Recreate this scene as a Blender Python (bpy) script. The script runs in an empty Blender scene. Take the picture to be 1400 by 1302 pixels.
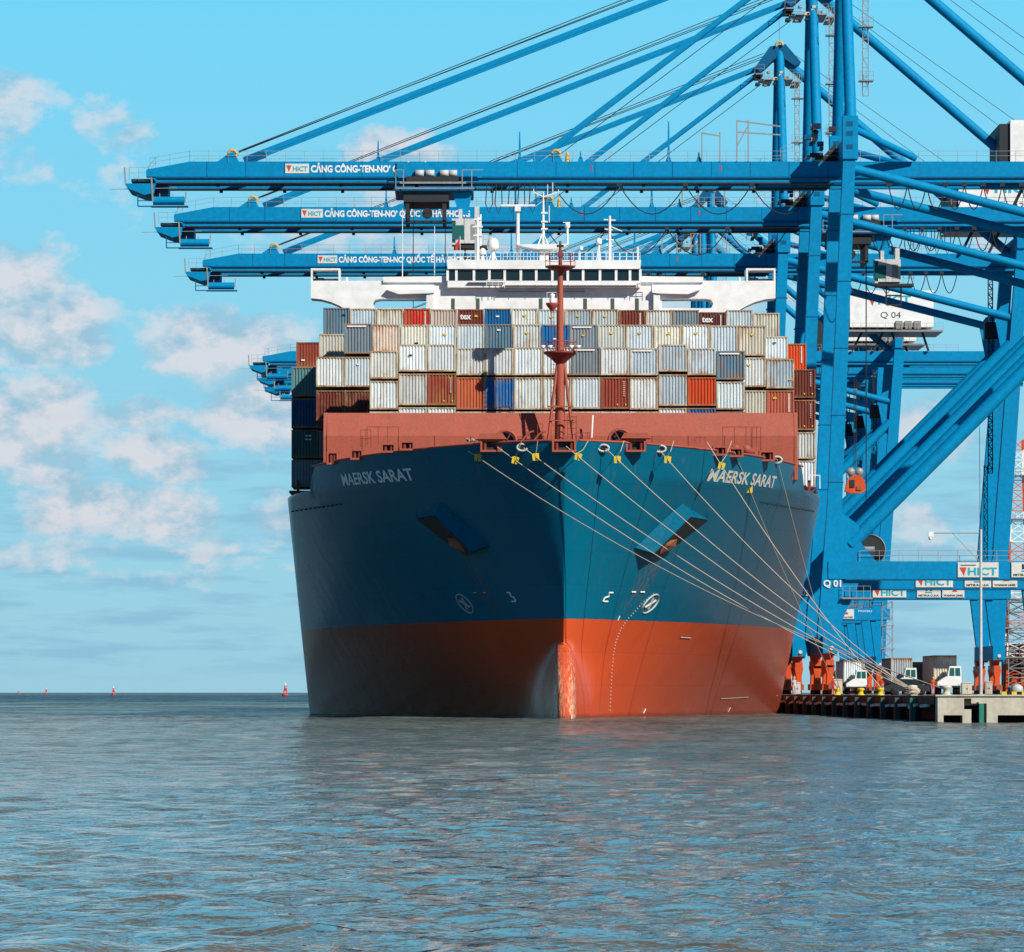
import bpy, math, random
import numpy as np
from mathutils import Vector, Matrix
R = math.radians
random.seed(7)
sc = bpy.context.scene
COL = sc.collection

# ---------------------------------------------------------------- camera
F, VX, HY, CH = 6360.0, 645.0, 947.0, 2.1      # focal length in photo px, vanishing point, horizon row, eye height
cam_d = bpy.data.cameras.new("camera"); cam = bpy.data.objects.new("camera", cam_d); COL.objects.link(cam)
cam.location = (0, 0, CH); cam.rotation_euler = (R(90), 0, 0)
cam_d.sensor_width = 36; cam_d.lens = 36*F/1400
cam_d.shift_x = (700-VX)/1400; cam_d.shift_y = (HY-651)/1400
cam_d.clip_start = 1; cam_d.clip_end = 80000
sc.camera = cam
sc.view_settings.view_transform = 'Standard'; sc.view_settings.look = 'None'
sc.view_settings.exposure = 0; sc.view_settings.gamma = 1

def X_(px, Y): return (px-VX)*Y/F
def Z_(py, Y): return CH+(HY-py)*Y/F
def P_(px, py, Y): return Vector((X_(px, Y), Y, Z_(py, Y)))

# ---------------------------------------------------------------- materials
MATS = {}
def nn(nt, t, **k):
    n = nt.nodes.new(t)
    for a, b in k.items(): setattr(n, a, b)
    return n
def ramp(nt, fac, stops):
    r = nn(nt, 'ShaderNodeValToRGB'); nt.links.new(fac, r.inputs[0])
    e = r.color_ramp.elements
    while len(e) < len(stops): e.new(0.5)
    for i, (p, c) in enumerate(stops):
        e[i].position = p; e[i].color = (c[0], c[1], c[2], 1) if not isinstance(c, (int, float)) else (c, c, c, 1)
    return r.outputs[0]
def mixc(nt, fac, a, b, mode='MIX'):
    m = nn(nt, 'ShaderNodeMix', data_type='RGBA', blend_type=mode)
    for s, v in ((m.inputs[0], fac), (m.inputs[6], a), (m.inputs[7], b)):
        if hasattr(v, 'is_linked'): nt.links.new(v, s)
        elif isinstance(v, (int, float)): s.default_value = v
        else: s.default_value = (v[0], v[1], v[2], 1)
    return m.outputs[2]
def math_(nt, op, a, b=None, c=None, clamp=False):
    m = nn(nt, 'ShaderNodeMath', operation=op); m.use_clamp = clamp
    for i, v in enumerate((a, b, c)):
        if v is None: continue
        if hasattr(v, 'is_linked'): nt.links.new(v, m.inputs[i])
        else: m.inputs[i].default_value = v
    return m.outputs[0]
def noise(nt, vec, scale, detail=4, rough=.55, mapscale=None, loc=None):
    if mapscale or loc:
        mp = nn(nt, 'ShaderNodeMapping'); nt.links.new(vec, mp.inputs[0])
        if mapscale: mp.inputs['Scale'].default_value = mapscale
        if loc is not None:
            if hasattr(loc, 'is_linked'): nt.links.new(loc, mp.inputs['Location'])
            else: mp.inputs['Location'].default_value = loc
        vec = mp.outputs[0]
    n = nn(nt, 'ShaderNodeTexNoise'); nt.links.new(vec, n.inputs['Vector'])
    n.inputs['Scale'].default_value = scale; n.inputs['Detail'].default_value = detail; n.inputs['Roughness'].default_value = rough
    return n.outputs['Fac']
def newmat(name):
    m = bpy.data.materials.new(name); m.use_nodes = True
    nt = m.node_tree; b = nt.nodes['Principled BSDF']; MATS[name] = m
    return m, nt, b
def paint(name, col, rough=.5, dirt=.25, dirtcol=(.12, .09, .07), scale=.6, metal=0, spec=.4, streak=True, coat=0):
    m, nt, b = newmat(name)
    g = nn(nt, 'ShaderNodeNewGeometry').outputs['Position']
    a = noise(nt, g, scale, 6, .65, mapscale=(1, 1, .25) if streak else None)
    a2 = noise(nt, g, scale*6, 3, .6)
    f = ramp(nt, a, [(.45, 0), (.75, 1)])
    f = math_(nt, 'MULTIPLY', f, dirt)
    c = mixc(nt, f, col, dirtcol)
    v = ramp(nt, a2, [(.3, .86), (.7, 1.08)])
    c = mixc(nt, 1.0, c, v, 'MULTIPLY')
    nt.links.new(c, b.inputs['Base Color'])
    b.inputs['Roughness'].default_value = rough; b.inputs['Metallic'].default_value = metal
    b.inputs['Specular IOR Level'].default_value = spec
    return m
BLUE = paint('crane_blue', (.0, .255, .52), .55, .42, (.01, .17, .33), .35, spec=.1)
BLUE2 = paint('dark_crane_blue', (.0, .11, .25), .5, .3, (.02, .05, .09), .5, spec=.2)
RED = paint('deck_red', (.42, .092, .052), .6, .45, (.26, .075, .05), .9)
RED2 = paint('dark_deck_red', (.22, .04, .03), .6, .4, (.08, .03, .02), .8)
WHITE = paint('white_paint', (.88, .88, .86), .5, .05, (.6, .52, .42), .12)
CREAM = paint('cream_paint', (.66, .60, .46), .55, .3, (.3, .2, .1), 1.0)
GREY = paint('galvanised_steel', (.34, .33, .31), .5, .4, (.15, .12, .1), 2.0, metal=.2)
DARK = paint('dark_steel', (.02, .025, .03), .6, .3, (.05, .04, .03), 1)
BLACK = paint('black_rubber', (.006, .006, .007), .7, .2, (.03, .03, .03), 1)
YEL = paint('yellow_paint', (.75, .55, .02), .5, .2, (.3, .2, .05), 2)
YEL2 = paint('sheave_yellow', (.75, .42, .05), .5, .2, (.3, .2, .05), 2)
ORANGE = paint('bogie_orange', (.72, .09, .012), .5, .3, (.15, .04, .02), 1.5)
ROPE = paint('rope_fibre', (.60, .50, .40), .9, .35, (.42, .34, .27), 3, spec=.1)
RUST = paint('rusty_steel', (.30, .11, .05), .8, .6, (.12, .05, .03), 1.2)
CONC = paint('concrete', (.60, .55, .44), .9, .6, (.20, .17, .13), .5, spec=.2)
CONC2 = paint('quay_apron', (.22, .20, .18), .9, .5, (.14, .12, .1), .3, spec=.2)
DGREEN = paint('fender_green', (.02, .22, .16), .6, .3, (.05, .08, .06), 1)
DOLIVE = paint('dull_green_steel', (.06, .11, .09), .7, .6, (.14, .06, .04), .8)
EDGE = paint('rusty_quay_edge', (.13, .035, .025), .8, .5, (.05, .02, .02), 1)
FLAGRED = paint('flag_red', (.6, .03, .03), .8, .1)
BUOYR = paint('buoy_red', (.62, .04, .04), .5, .2)
LETW = paint('white_lettering', (.85, .85, .82), .6, .05)
LETO = paint('worn_white_lettering', (.55, .52, .44), .7, .5, (.12, .2, .22), 2)
LETK = paint('dark_lettering', (.04, .05, .06), .6, .05)
LETR = paint('red_lettering', (.6, .06, .05), .6, .05)
LETC = paint('cyan_lettering', (.0, .42, .55), .6, .05)
BOARD = paint('sign_white', (.72, .72, .66), .6, .1)
FOAM = paint('weathered_foam', (.75, .75, .72), .9, .6, (.1, .1, .1), 1)
DOCKGREY = paint('pale_grey_paint', (.6, .6, .58), .5, .2)

m, nt, b = newmat('window_glass'); b.inputs['Base Color'].default_value = (.015, .03, .035, 1); b.inputs['Roughness'].default_value = .08
GLASS = m
m, nt, b = newmat('green_glass'); b.inputs['Base Color'].default_value = (.02, .12, .11, 1); b.inputs['Roughness'].default_value = .12
GGLASS = m

# container paint: base colour from the object's own colour, rust and dirt procedural
def container_mat(name, rust_lo, rust_hi, edge):
    m, nt, b = newmat(name)
    oi = nn(nt, 'ShaderNodeObjectInfo'); tc = nn(nt, 'ShaderNodeTexCoord')
    rnd = nn(nt, 'ShaderNodeCombineXYZ')
    rr = math_(nt, 'MULTIPLY', oi.outputs['Random'], 97.0)
    for i in range(3): nt.links.new(rr, rnd.inputs[i])
    ob = tc.outputs['Object']
    big = noise(nt, ob, .55, 3, .6, loc=rnd.outputs[0])
    st = noise(nt, ob, 2.2, 6, .7, mapscale=(1.6, 1, .25), loc=rnd.outputs[0])
    f = math_(nt, 'ADD', math_(nt, 'MULTIPLY', big, .55), math_(nt, 'MULTIPLY', st, .6))
    # more rust near the top and bottom rails
    sx = nn(nt, 'ShaderNodeSeparateXYZ'); nt.links.new(ob, sx.inputs[0])
    zc = math_(nt, 'ABSOLUTE', math_(nt, 'SUBTRACT', sx.outputs[2], 1.32))
    f = math_(nt, 'ADD', f, math_(nt, 'MULTIPLY', math_(nt, 'POWER', math_(nt, 'DIVIDE', zc, 1.32), 4.0), .13))
    f = math_(nt, 'ADD', f, math_(nt, 'MULTIPLY', math_(nt, 'SUBTRACT', oi.outputs['Random'], .5), .10))
    f1 = ramp(nt, f, [(rust_lo, 0), (rust_hi, 1)])
    f2 = noise(nt, ob, 7, 4, .7, mapscale=(1, 1, .5), loc=rnd.outputs[0])
    rc = mixc(nt, f2, (.30, .10, .035), (.45, .27, .10))
    if edge: rc = mixc(nt, f2, (.22, .07, .03), (.50, .30, .12))
    c = mixc(nt, f1, oi.outputs['Color'], rc)
    soot = noise(nt, ob, 1.4, 4, .6, mapscale=(1.2, 1, .35), loc=rnd.outputs[0])
    c = mixc(nt, 1.0, c, ramp(nt, soot, [(.3, .82), (.65, 1.05)]), 'MULTIPLY')
    nt.links.new(c, b.inputs['Base Color']); b.inputs['Roughness'].default_value = .6
    b.inputs['Specular IOR Level'].default_value = .3
    return m
CPAINT = container_mat('container_paint', .63, .86, False)
CFRAME = container_mat('container_frame_paint', .56, .76, True)

# ---------------------------------------------------------------- mesh builder
class MB:
    def __init__(s): s.v = []; s.f = []; s.m = []; s.mats = []; s.sm = []
    def mi(s, m):
        if m not in s.mats: s.mats.append(m)
        return s.mats.index(m)
    def add(s, vs, fs, mat, smooth=False):
        o = len(s.v); s.v += [tuple(v) for v in vs]; k = s.mi(mat)
        for f in fs: s.f.append([o+i for i in f]); s.m.append(k); s.sm.append(smooth)
    def box(s, x0, x1, y0, y1, z0, z1, mat):
        vs = [(x, y, z) for z in (z0, z1) for y in (y0, y1) for x in (x0, x1)]
        s.add(vs, [(0, 2, 3, 1), (4, 5, 7, 6), (0, 1, 5, 4), (2, 6, 7, 3), (0, 4, 6, 2), (1, 3, 7, 5)], mat)
    def bar(s, p, q, w, h, mat, w2=None, h2=None, up=None):
        p, q = Vector(p), Vector(q); d = (q-p).normalized()
        u = Vector(up) if up else (Vector((0, 1, 0)) if abs(d.y) < .8 else Vector((0, 0, 1)))
        a = d.cross(u).normalized(); c = d.cross(a).normalized()
        w2 = w if w2 is None else w2; h2 = h if h2 is None else h2
        vs = []
        for pt, ww, hh in ((p, w, h), (q, w2, h2)):
            for i, j in ((-1, -1), (1, -1), (1, 1), (-1, 1)): vs.append(pt+a*(ww/2*i)+c*(hh/2*j))
        s.add(vs, [(3, 2, 1, 0), (4, 5, 6, 7), (0, 1, 5, 4), (1, 2, 6, 5), (2, 3, 7, 6), (3, 0, 4, 7)], mat)
    def tube(s, pts, r, mat, n=8, r2=None, cap=True):
        pts = [Vector(p) for p in pts]; rings = []
        for i, p in enumerate(pts):
            d = (pts[min(i+1, len(pts)-1)]-pts[max(i-1, 0)]).normalized()
            u = Vector((0, 1, 0)) if abs(d.y) < .8 else Vector((0, 0, 1))
            a = d.cross(u).normalized(); c = d.cross(a).normalized()
            rr = r if r2 is None else r+(r2-r)*i/(len(pts)-1)
            rings.append([p+a*(rr*math.cos(2*math.pi*k/n))+c*(rr*math.sin(2*math.pi*k/n)) for k in range(n)])
        vs = [v for ring in rings for v in ring]; fs = []
        for i in range(len(pts)-1):
            for k in range(n):
                fs.append((i*n+k, i*n+(k+1) % n, (i+1)*n+(k+1) % n, (i+1)*n+k))
        s.add(vs, fs, mat, True)
        if cap: s.add(rings[0], [tuple(range(n))[::-1]], mat); s.add(rings[-1], [tuple(range(n))], mat)
    def lathe(s, c, prof, mat, n=16, axis='z'):
        c = Vector(c); vs = []
        for r, h in prof:
            for k in range(n):
                a = 2*math.pi*k/n
                if axis == 'z': vs.append(c+Vector((r*math.cos(a), r*math.sin(a), h)))
                elif axis == 'y': vs.append(c+Vector((r*math.cos(a), h, r*math.sin(a))))
                else: vs.append(c+Vector((h, r*math.cos(a), r*math.sin(a))))
        fs = []
        for i in range(len(prof)-1):
            for k in range(n): fs.append((i*n+k, i*n+(k+1) % n, (i+1)*n+(k+1) % n, (i+1)*n+k))
        s.add(vs, fs, mat, True)
    def prism(s, poly, y0, y1, mat, axis='y'):      # poly in (x,z), extruded along y
        n = len(poly)
        if axis == 'y': vs = [(p[0], y0, p[1]) for p in poly]+[(p[0], y1, p[1]) for p in poly]
        elif axis == 'z': vs = [(p[0], p[1], y0) for p in poly]+[(p[0], p[1], y1) for p in poly]
        else: vs = [(y0, p[0], p[1]) for p in poly]+[(y1, p[0], p[1]) for p in poly]
        fs = [tuple(range(n)), tuple(range(2*n-1, n-1, -1))]+[(i, n+i, n+(i+1) % n, (i+1) % n) for i in range(n)]
        s.add(vs, fs, mat)
    def ring(s, c, r, t, mat, axis='y', n=16, a0=0, a1=2*math.pi):
        pts = []
        for k in range(n+1):
            a = a0+(a1-a0)*k/n
            pts.append(Vector(c)+(Vector((math.cos(a)*r, 0, math.sin(a)*r)) if axis == 'y' else Vector((0, math.cos(a)*r, math.sin(a)*r))))
        s.tube(pts, t, mat, 6)
    def mesh(s, name):
        me = bpy.data.meshes.new(name); me.from_pydata(s.v, [], s.f)
        for m in s.mats: me.materials.append(m)
        me.polygons.foreach_set('material_index', s.m); me.polygons.foreach_set('use_smooth', s.sm)
        me.update(); return me
    def build(s, name, parent=None, loc=None, recalc=True):
        me = s.mesh(name)
        if recalc:
            import bmesh
            bm = bmesh.new(); bm.from_mesh(me); bmesh.ops.recalc_face_normals(bm, faces=bm.faces); bm.to_mesh(me); bm.free()
        o = bpy.data.objects.new(name, me); COL.objects.link(o)
        if parent: o.parent = parent
        if loc: o.location = loc
        return o
def tag(o, label=None, cat=None, group=None, kind=None):
    if label: o['label'] = label
    if cat: o['category'] = cat
    if group: o['group'] = group
    if kind: o['kind'] = kind
    return o
def empty(name, loc, label, cat, group=None):
    o = bpy.data.objects.new(name, None); COL.objects.link(o); o.location = loc
    o.empty_display_size = .5
    return tag(o, label, cat, group)
KIDS = {}
def copy_tree(o, parent=None):
    c = o.copy(); COL.objects.link(c)
    if parent: c.parent = parent
    for ch in o.children: copy_tree(ch, c)
    return c

def text_geo(s, bold=.0, size=1.0):
    cu = bpy.data.curves.new('t', 'FONT'); cu.body = s; cu.size = size; cu.offset = bold; cu.resolution_u = 3
    o = bpy.data.objects.new('t', cu); COL.objects.link(o)
    bpy.context.view_layer.update()
    me = bpy.data.meshes.new_from_object(o.evaluated_get(bpy.context.evaluated_depsgraph_get()))
    vs = [tuple(v.co) for v in me.vertices]; fs = [tuple(p.vertices) for p in me.polygons]
    bpy.data.objects.remove(o); bpy.data.curves.remove(cu); bpy.data.meshes.remove(me)
    return vs, fs
def text_box(mb, s, x0, x1, y, z0, z1, mat, bold=.02, capline=False):
    """lettering filling x0..x1, cap height z0..z1, facing -Y"""
    vs, fs = text_geo(s, bold)
    xs = [v[0] for v in vs]; a, bb = min(xs), max(xs)
    h = .7 if capline else max(v[1] for v in vs)-min(0, min(v[1] for v in vs))
    zb = 0 if capline else min(v[1] for v in vs)
    out = [(x0+(v[0]-a)/(bb-a)*(x1-x0), y, z0+(v[1]-zb)/h*(z1-z0)) for v in vs]
    mb.add(out, fs, mat)

# ---------------------------------------------------------------- SHIP
SX, SY = 7.4, 370.0
B = 24.1
def umax(z): return 110-2.9*max(0, min(z, 19.4))
def u0(z): return 6.5*(1-min(z, 22.2)/22.2)
def hb0(u, z):
    a, e = u0(z), umax(z)
    if u <= a: return 0.0
    t = min(1.0, (u-a)/(e-a)); k = max(0, min(z, 22))/22
    n = 1.55+.5*k; m_ = 1+.48*k**1.3
    return B*(1-(1-t)**n)**(1/m_)
def bulb_L(z):
    zz = (z+1.5)/8.2
    return 0 if abs(zz) >= 1 else 15.0*(1-abs(zz)**3.2)**.55
def bulb(u, z):
    L = bulb_L(z)
    if L <= 0: return 0.0
    k = L/15.0; d = u-(12-L)                 # distance aft of the nose
    if d <= 0: return 0.0
    r = .68*k**.5
    c = r*math.sqrt(1-(1-d/r)**2) if d < r else r+.135*(min(d, 15)-r)*k
    return c
def ustart(z):
    a = u0(z); L = bulb_L(z)
    if L > 0: a = min(a, 12-L)
    return a
def hb(u, z):
    a, c = hb0(u, z), bulb(u, z)
    return (a**3.6+c**3.6)**(1/3.6) if c > 0 else a
def ztop(u):
    if u < 31: return 22.15-.6*(u/31)
    if u < 31.5: return 21.55-(u-31)/.5*1.95
    return 19.6
def hull_hit(px, py, out=0.0):
    prev = None; Y = SY-4
    while Y < SY+115:
        X, Z = X_(px, Y), Z_(py, Y)
        g = abs(X-SX)-hb(Y-SY, Z)
        if prev is not None and g <= 0 and prev > 0: break
        prev = g; Y += .05
    Y -= .025
    return Vector((X_(px, Y)-SX, Y-SY-out, Z_(py, Y)))

# hull paint
m, nt, b = newmat('hull_paint')
tc = nn(nt, 'ShaderNodeTexCoord').outputs['Object']
sx = nn(nt, 'ShaderNodeSeparateXYZ'); nt.links.new(tc, sx.inputs[0])
z = sx.outputs[2]; u = sx.outputs[1]
wob = noise(nt, tc, .8, 3, .6)
zz = math_(nt, 'ADD', z, math_(nt, 'MULTIPLY', math_(nt, 'SUBTRACT', wob, .5), .12))
boot = math_(nt, 'GREATER_THAN', zz, 8.05)
n1 = noise(nt, tc, .16, 6, .6, mapscale=(1, 1, .35))
n2 = noise(nt, tc, 1.6, 6, .7, mapscale=(1, .6, .12))
n3 = noise(nt, tc, 3.0, 5, .75, mapscale=(.5, .12, 1.6))
teal = mixc(nt, n1, (.0, .115, .20), (.001, .155, .25))
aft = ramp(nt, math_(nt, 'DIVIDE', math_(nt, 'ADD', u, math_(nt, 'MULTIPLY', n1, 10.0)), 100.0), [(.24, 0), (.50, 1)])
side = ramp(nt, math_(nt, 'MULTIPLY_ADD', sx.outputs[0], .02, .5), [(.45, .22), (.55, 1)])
aft = math_(nt, 'MULTIPLY', aft, side)  # grey sun haze and fading put into the paint, weaker on the shaded side
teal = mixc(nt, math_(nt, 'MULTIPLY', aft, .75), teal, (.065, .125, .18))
teal = mixc(nt, ramp(nt, n2, [(.54, 0), (.74, .5)]), teal, (.05, .10, .13))
ored = mixc(nt, n1, (.58, .070, .022), (.74, .108, .032))
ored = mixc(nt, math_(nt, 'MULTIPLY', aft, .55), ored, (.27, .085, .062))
ored = mixc(nt, ramp(nt, n3, [(.62, 0), (.78, .5)]), ored, (.42, .20, .13))
ored = mixc(nt, ramp(nt, n2, [(.62, 0), (.76, .5)]), ored, (.28, .035, .012))
wet = ramp(nt, math_(nt, 'ADD', z, math_(nt, 'MULTIPLY', n3, .6)), [(.45, 1), (.75, 0)])
ored = mixc(nt, math_(nt, 'MULTIPLY', wet, .6), ored, (.12, .03, .02))
c = mixc(nt, boot, ored, teal)
# rust weeping near the sheer and the stem
r1 = noise(nt, tc, 1.1, 6, .75, mapscale=(1.2, 1.2, .2), loc=(5, 3, 1))
rt = math_(nt, 'MULTIPLY', ramp(nt, r1, [(.60, 0), (.72, 1)]), ramp(nt, math_(nt, 'DIVIDE', z, 25.0), [(.70, .05), (.86, .75)]))
c = mixc(nt, rt, c, (.24, .10, .04))
run = math_(nt, 'MULTIPLY', ramp(nt, noise(nt, tc, 2.2, 5, .7, mapscale=(1.4, 1.4, .08)), [(.48, 0), (.62, .75)]),
    math_(nt, 'MULTIPLY', ramp(nt, math_(nt, 'ABSOLUTE', math_(nt, 'SUBTRACT', math_(nt, 'ABSOLUTE', sx.outputs[0]), math_(nt, 'MULTIPLY_ADD', z, .55, .6))), [(.3, 1), (1.0, 0)]), ramp(nt, math_(nt, 'DIVIDE', z, 25.0), [(.30, 0), (.38, .8), (.50, 1), (.56, 0)])))
c = mixc(nt, run, c, (.20, .10, .05))
# scoured paint on the bulb nose
ax = math_(nt, 'ABSOLUTE', sx.outputs[0])
nose = math_(nt, 'MULTIPLY', ramp(nt, ax, [(.2, .35), (.45, 1), (.75, 1), (.95, 0)]), ramp(nt, math_(nt, 'DIVIDE', z, 7.0), [(.25, 1), (.60, .55), (.95, 0)]))
sc1 = noise(nt, tc, 5.0, 8, .75, mapscale=(2.2, .3, .35))
c = mixc(nt, math_(nt, 'MULTIPLY', nose, ramp(nt, sc1, [(.48, 0), (.56, .95)])), c, (.78, .58, .40))
# plate seams
seam = nn(nt, 'ShaderNodeTexBrick'); mp = nn(nt, 'ShaderNodeMapping')
cb = nn(nt, 'ShaderNodeCombineXYZ'); nt.links.new(u, cb.inputs[0]); nt.links.new(z, cb.inputs[1])
nt.links.new(cb.outputs[0], seam.inputs[0])
seam.inputs['Scale'].default_value = 1; seam.inputs['Brick Width'].default_value = 9; seam.inputs['Row Height'].default_value = 2.7
seam.inputs['Mortar Size'].default_value = .03; seam.inputs['Mortar Smooth'].default_value = .6
seam.inputs['Color1'].default_value = (1, 1, 1, 1); seam.inputs['Color2'].default_value = (.96, .96, .96, 1); seam.inputs['Mortar'].default_value = (.84, .84, .84, 1)
c = mixc(nt, 1.0, c, seam.outputs[0], 'MULTIPLY')
nt.links.new(c, b.inputs['Base Color'])
nt.links.new(math_(nt, 'MULTIPLY_ADD', boot, .02, .24), b.inputs['Roughness']); nt.links.new(math_(nt, 'MULTIPLY_ADD', boot, .09, .035), b.inputs['Specular IOR Level'])
nb = noise(nt, tc, .35, 3, .5)
wvt = nn(nt, 'ShaderNodeTexWave'); wvt.bands_direction = 'X'; nt.links.new(cb.outputs[0], wvt.inputs[0]); wvt.inputs['Scale'].default_value = .35; wvt.inputs['Distortion'].default_value = .6
nb = math_(nt, 'ADD', nb, math_(nt, 'MULTIPLY', wvt.outputs['Fac'], .025))
nb = math_(nt, 'ADD', nb, math_(nt, 'MULTIPLY', seam.outputs['Fac'], .04))
bp = nn(nt, 'ShaderNodeBump'); bp.inputs['Strength'].default_value = .25; bp.inputs['Distance'].default_value = .25
nt.links.new(nb, bp.inputs['Height']); nt.links.new(bp.outputs[0], b.inputs['Normal'])
HULL = m

ship = empty('container_ship', (SX, SY, 0), 'large dark teal container ship with orange boot topping, seen bow on at the quay', 'ship')

# hull mesh
ts = [0, .00008, .0003, .0007, .0012, .002, .003, .0042, .0056]+[.0056+.9944*(i/90)**1.9 for i in range(1, 91)]
us_extra = [140, 170, 200, 230, 262]
NR = 96
verts = []; faces = []
def hull_cols():
    cols = []
    for t in ts: cols.append(t)
    return cols
def row_pts(v):
    pts = []
    return pts
ncol = len(ts)+len(us_extra)
for r in range(NR+1):
    v = r/NR
    for ci in range(ncol):
        # u at this column (column positions blend from stem to a fixed station)
        if ci < len(ts): base = ts[ci]
        zt = 0
        # first guess height from column station
        ug = base*110 if ci < len(ts) else us_extra[ci-len(ts)]
        zt = ztop(ug)
        z_ = -2.2+(zt+2.2)*v
        s0 = ustart(z_)
        u_ = s0+(110-s0)*base if ci < len(ts) else ug
        if abs(ug-31.25) < 1.2 and ci < len(ts): pass
        x_ = hb(u_, z_) if ci > 0 else 0.0
        verts.append((x_, u_, z_))
for r in range(NR):
    for ci in range(ncol-1):
        a = r*ncol+ci
        faces.append((a, a+1, a+ncol+1, a+ncol))
hullmb = MB()
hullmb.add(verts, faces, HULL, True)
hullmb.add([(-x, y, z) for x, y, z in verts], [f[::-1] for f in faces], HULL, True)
# transom
nv = len(verts)
hull = hullmb.build('hull', ship, recalc=False)
import bmesh
bm = bmesh.new(); bm.from_mesh(hull.data)
bmesh.ops.remove_doubles(bm, verts=[v for v in bm.verts if abs(v.co.x) < 1e-4], dist=1e-4)
bmesh.ops.recalc_face_normals(bm, faces=bm.faces)
# point outward
f0 = max(bm.faces, key=lambda f: f.calc_center_median().x)
if f0.normal.x < 0: bmesh.ops.reverse_faces(bm, faces=bm.faces)
bm.to_mesh(hull.data); bm.free()

# decks
def deck(z_, ua, ub, name, mat, inset=.3, step=3.0):
    mb = MB(); L = []; Rr = []; u_ = ua
    while u_ <= ub+1e-6:
        w = max(.02, hb(u_, z_)-inset); L.append((-w, u_, z_)); Rr.append((w, u_, z_)); u_ += step
    n = len(L)
    mb.add(L+Rr, [(i, i+1, n+i+1, n+i) for i in range(n-1)], mat)
    return mb.build(name, ship)
deck(20.7, .8, 31.0, 'forecastle_deck', RED2, .25, 1.0)
deck(19.3, 29, 262, 'main_deck', RED2, .25, 4.0)
# rubbing rail / gunwale line
for sgn in (-1, 1):
    mb = MB(); pts = []
    u_ = .3
    while u_ < 31: pts.append((sgn*(hb(u_, ztop(u_))+.0), u_, ztop(u_)+.04)); u_ += .6
    mb.tube(pts, .09, RED, 6); mb.build('bulwark_rail', ship)

# breakwater
def breakwater():
    y = 398-SY; s = F/398.0
    mb = MB()
    L, Rx = X_(447, 398)-SX, X_(1086, 398)-SX
    zt, zm = Z_(564, 398), Z_(596, 398)
    zb = 20.3
    # upper band leans forward slightly, lower band vertical, short raked side returns
    prof = [(y, zb), (y, zm), (y+.75, zt), (y+.95, zt), (y+.25, zm), (y+.25, zb)]
    mb.prism(prof, L, Rx, RED, axis='x')
    mb.build('breakwater_wall', ship)
    mb = MB(); mb.prism([(y-.1, zb), (y-.05, zm), (y+.7, zt+.02), (y+2.2, zt+.02), (y+2.2, zb)], Rx+.003, Rx+.30, RED, axis='x'); mb.build('breakwater_return', ship)
    mb = MB(); mb.prism([(y+.1, zb), (y+.1, zm), (y+.75, zt+.02), (y+2.2, zt+.02), (y+2.2, zb)], L-.3, L-.003, RED, axis='x'); mb.build('breakwater_return', ship)
    # vertical stiffeners seams
    mb = MB()
    k = L+3
    while k < Rx-2: mb.box(k, k+.05, y-.03, y, zb, zm, RED2); k += 3.1
    mb.build('weld_seam', ship)
    mb = MB(); x = X_(810, 395)-SX
    mb.bar((x, y-1.2, Z_(597, 395)), (x+.1, y-1.0, Z_(566, 395)), .12, .12, WHITE); mb.build('sounding_pipe', ship)
breakwater()

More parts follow.
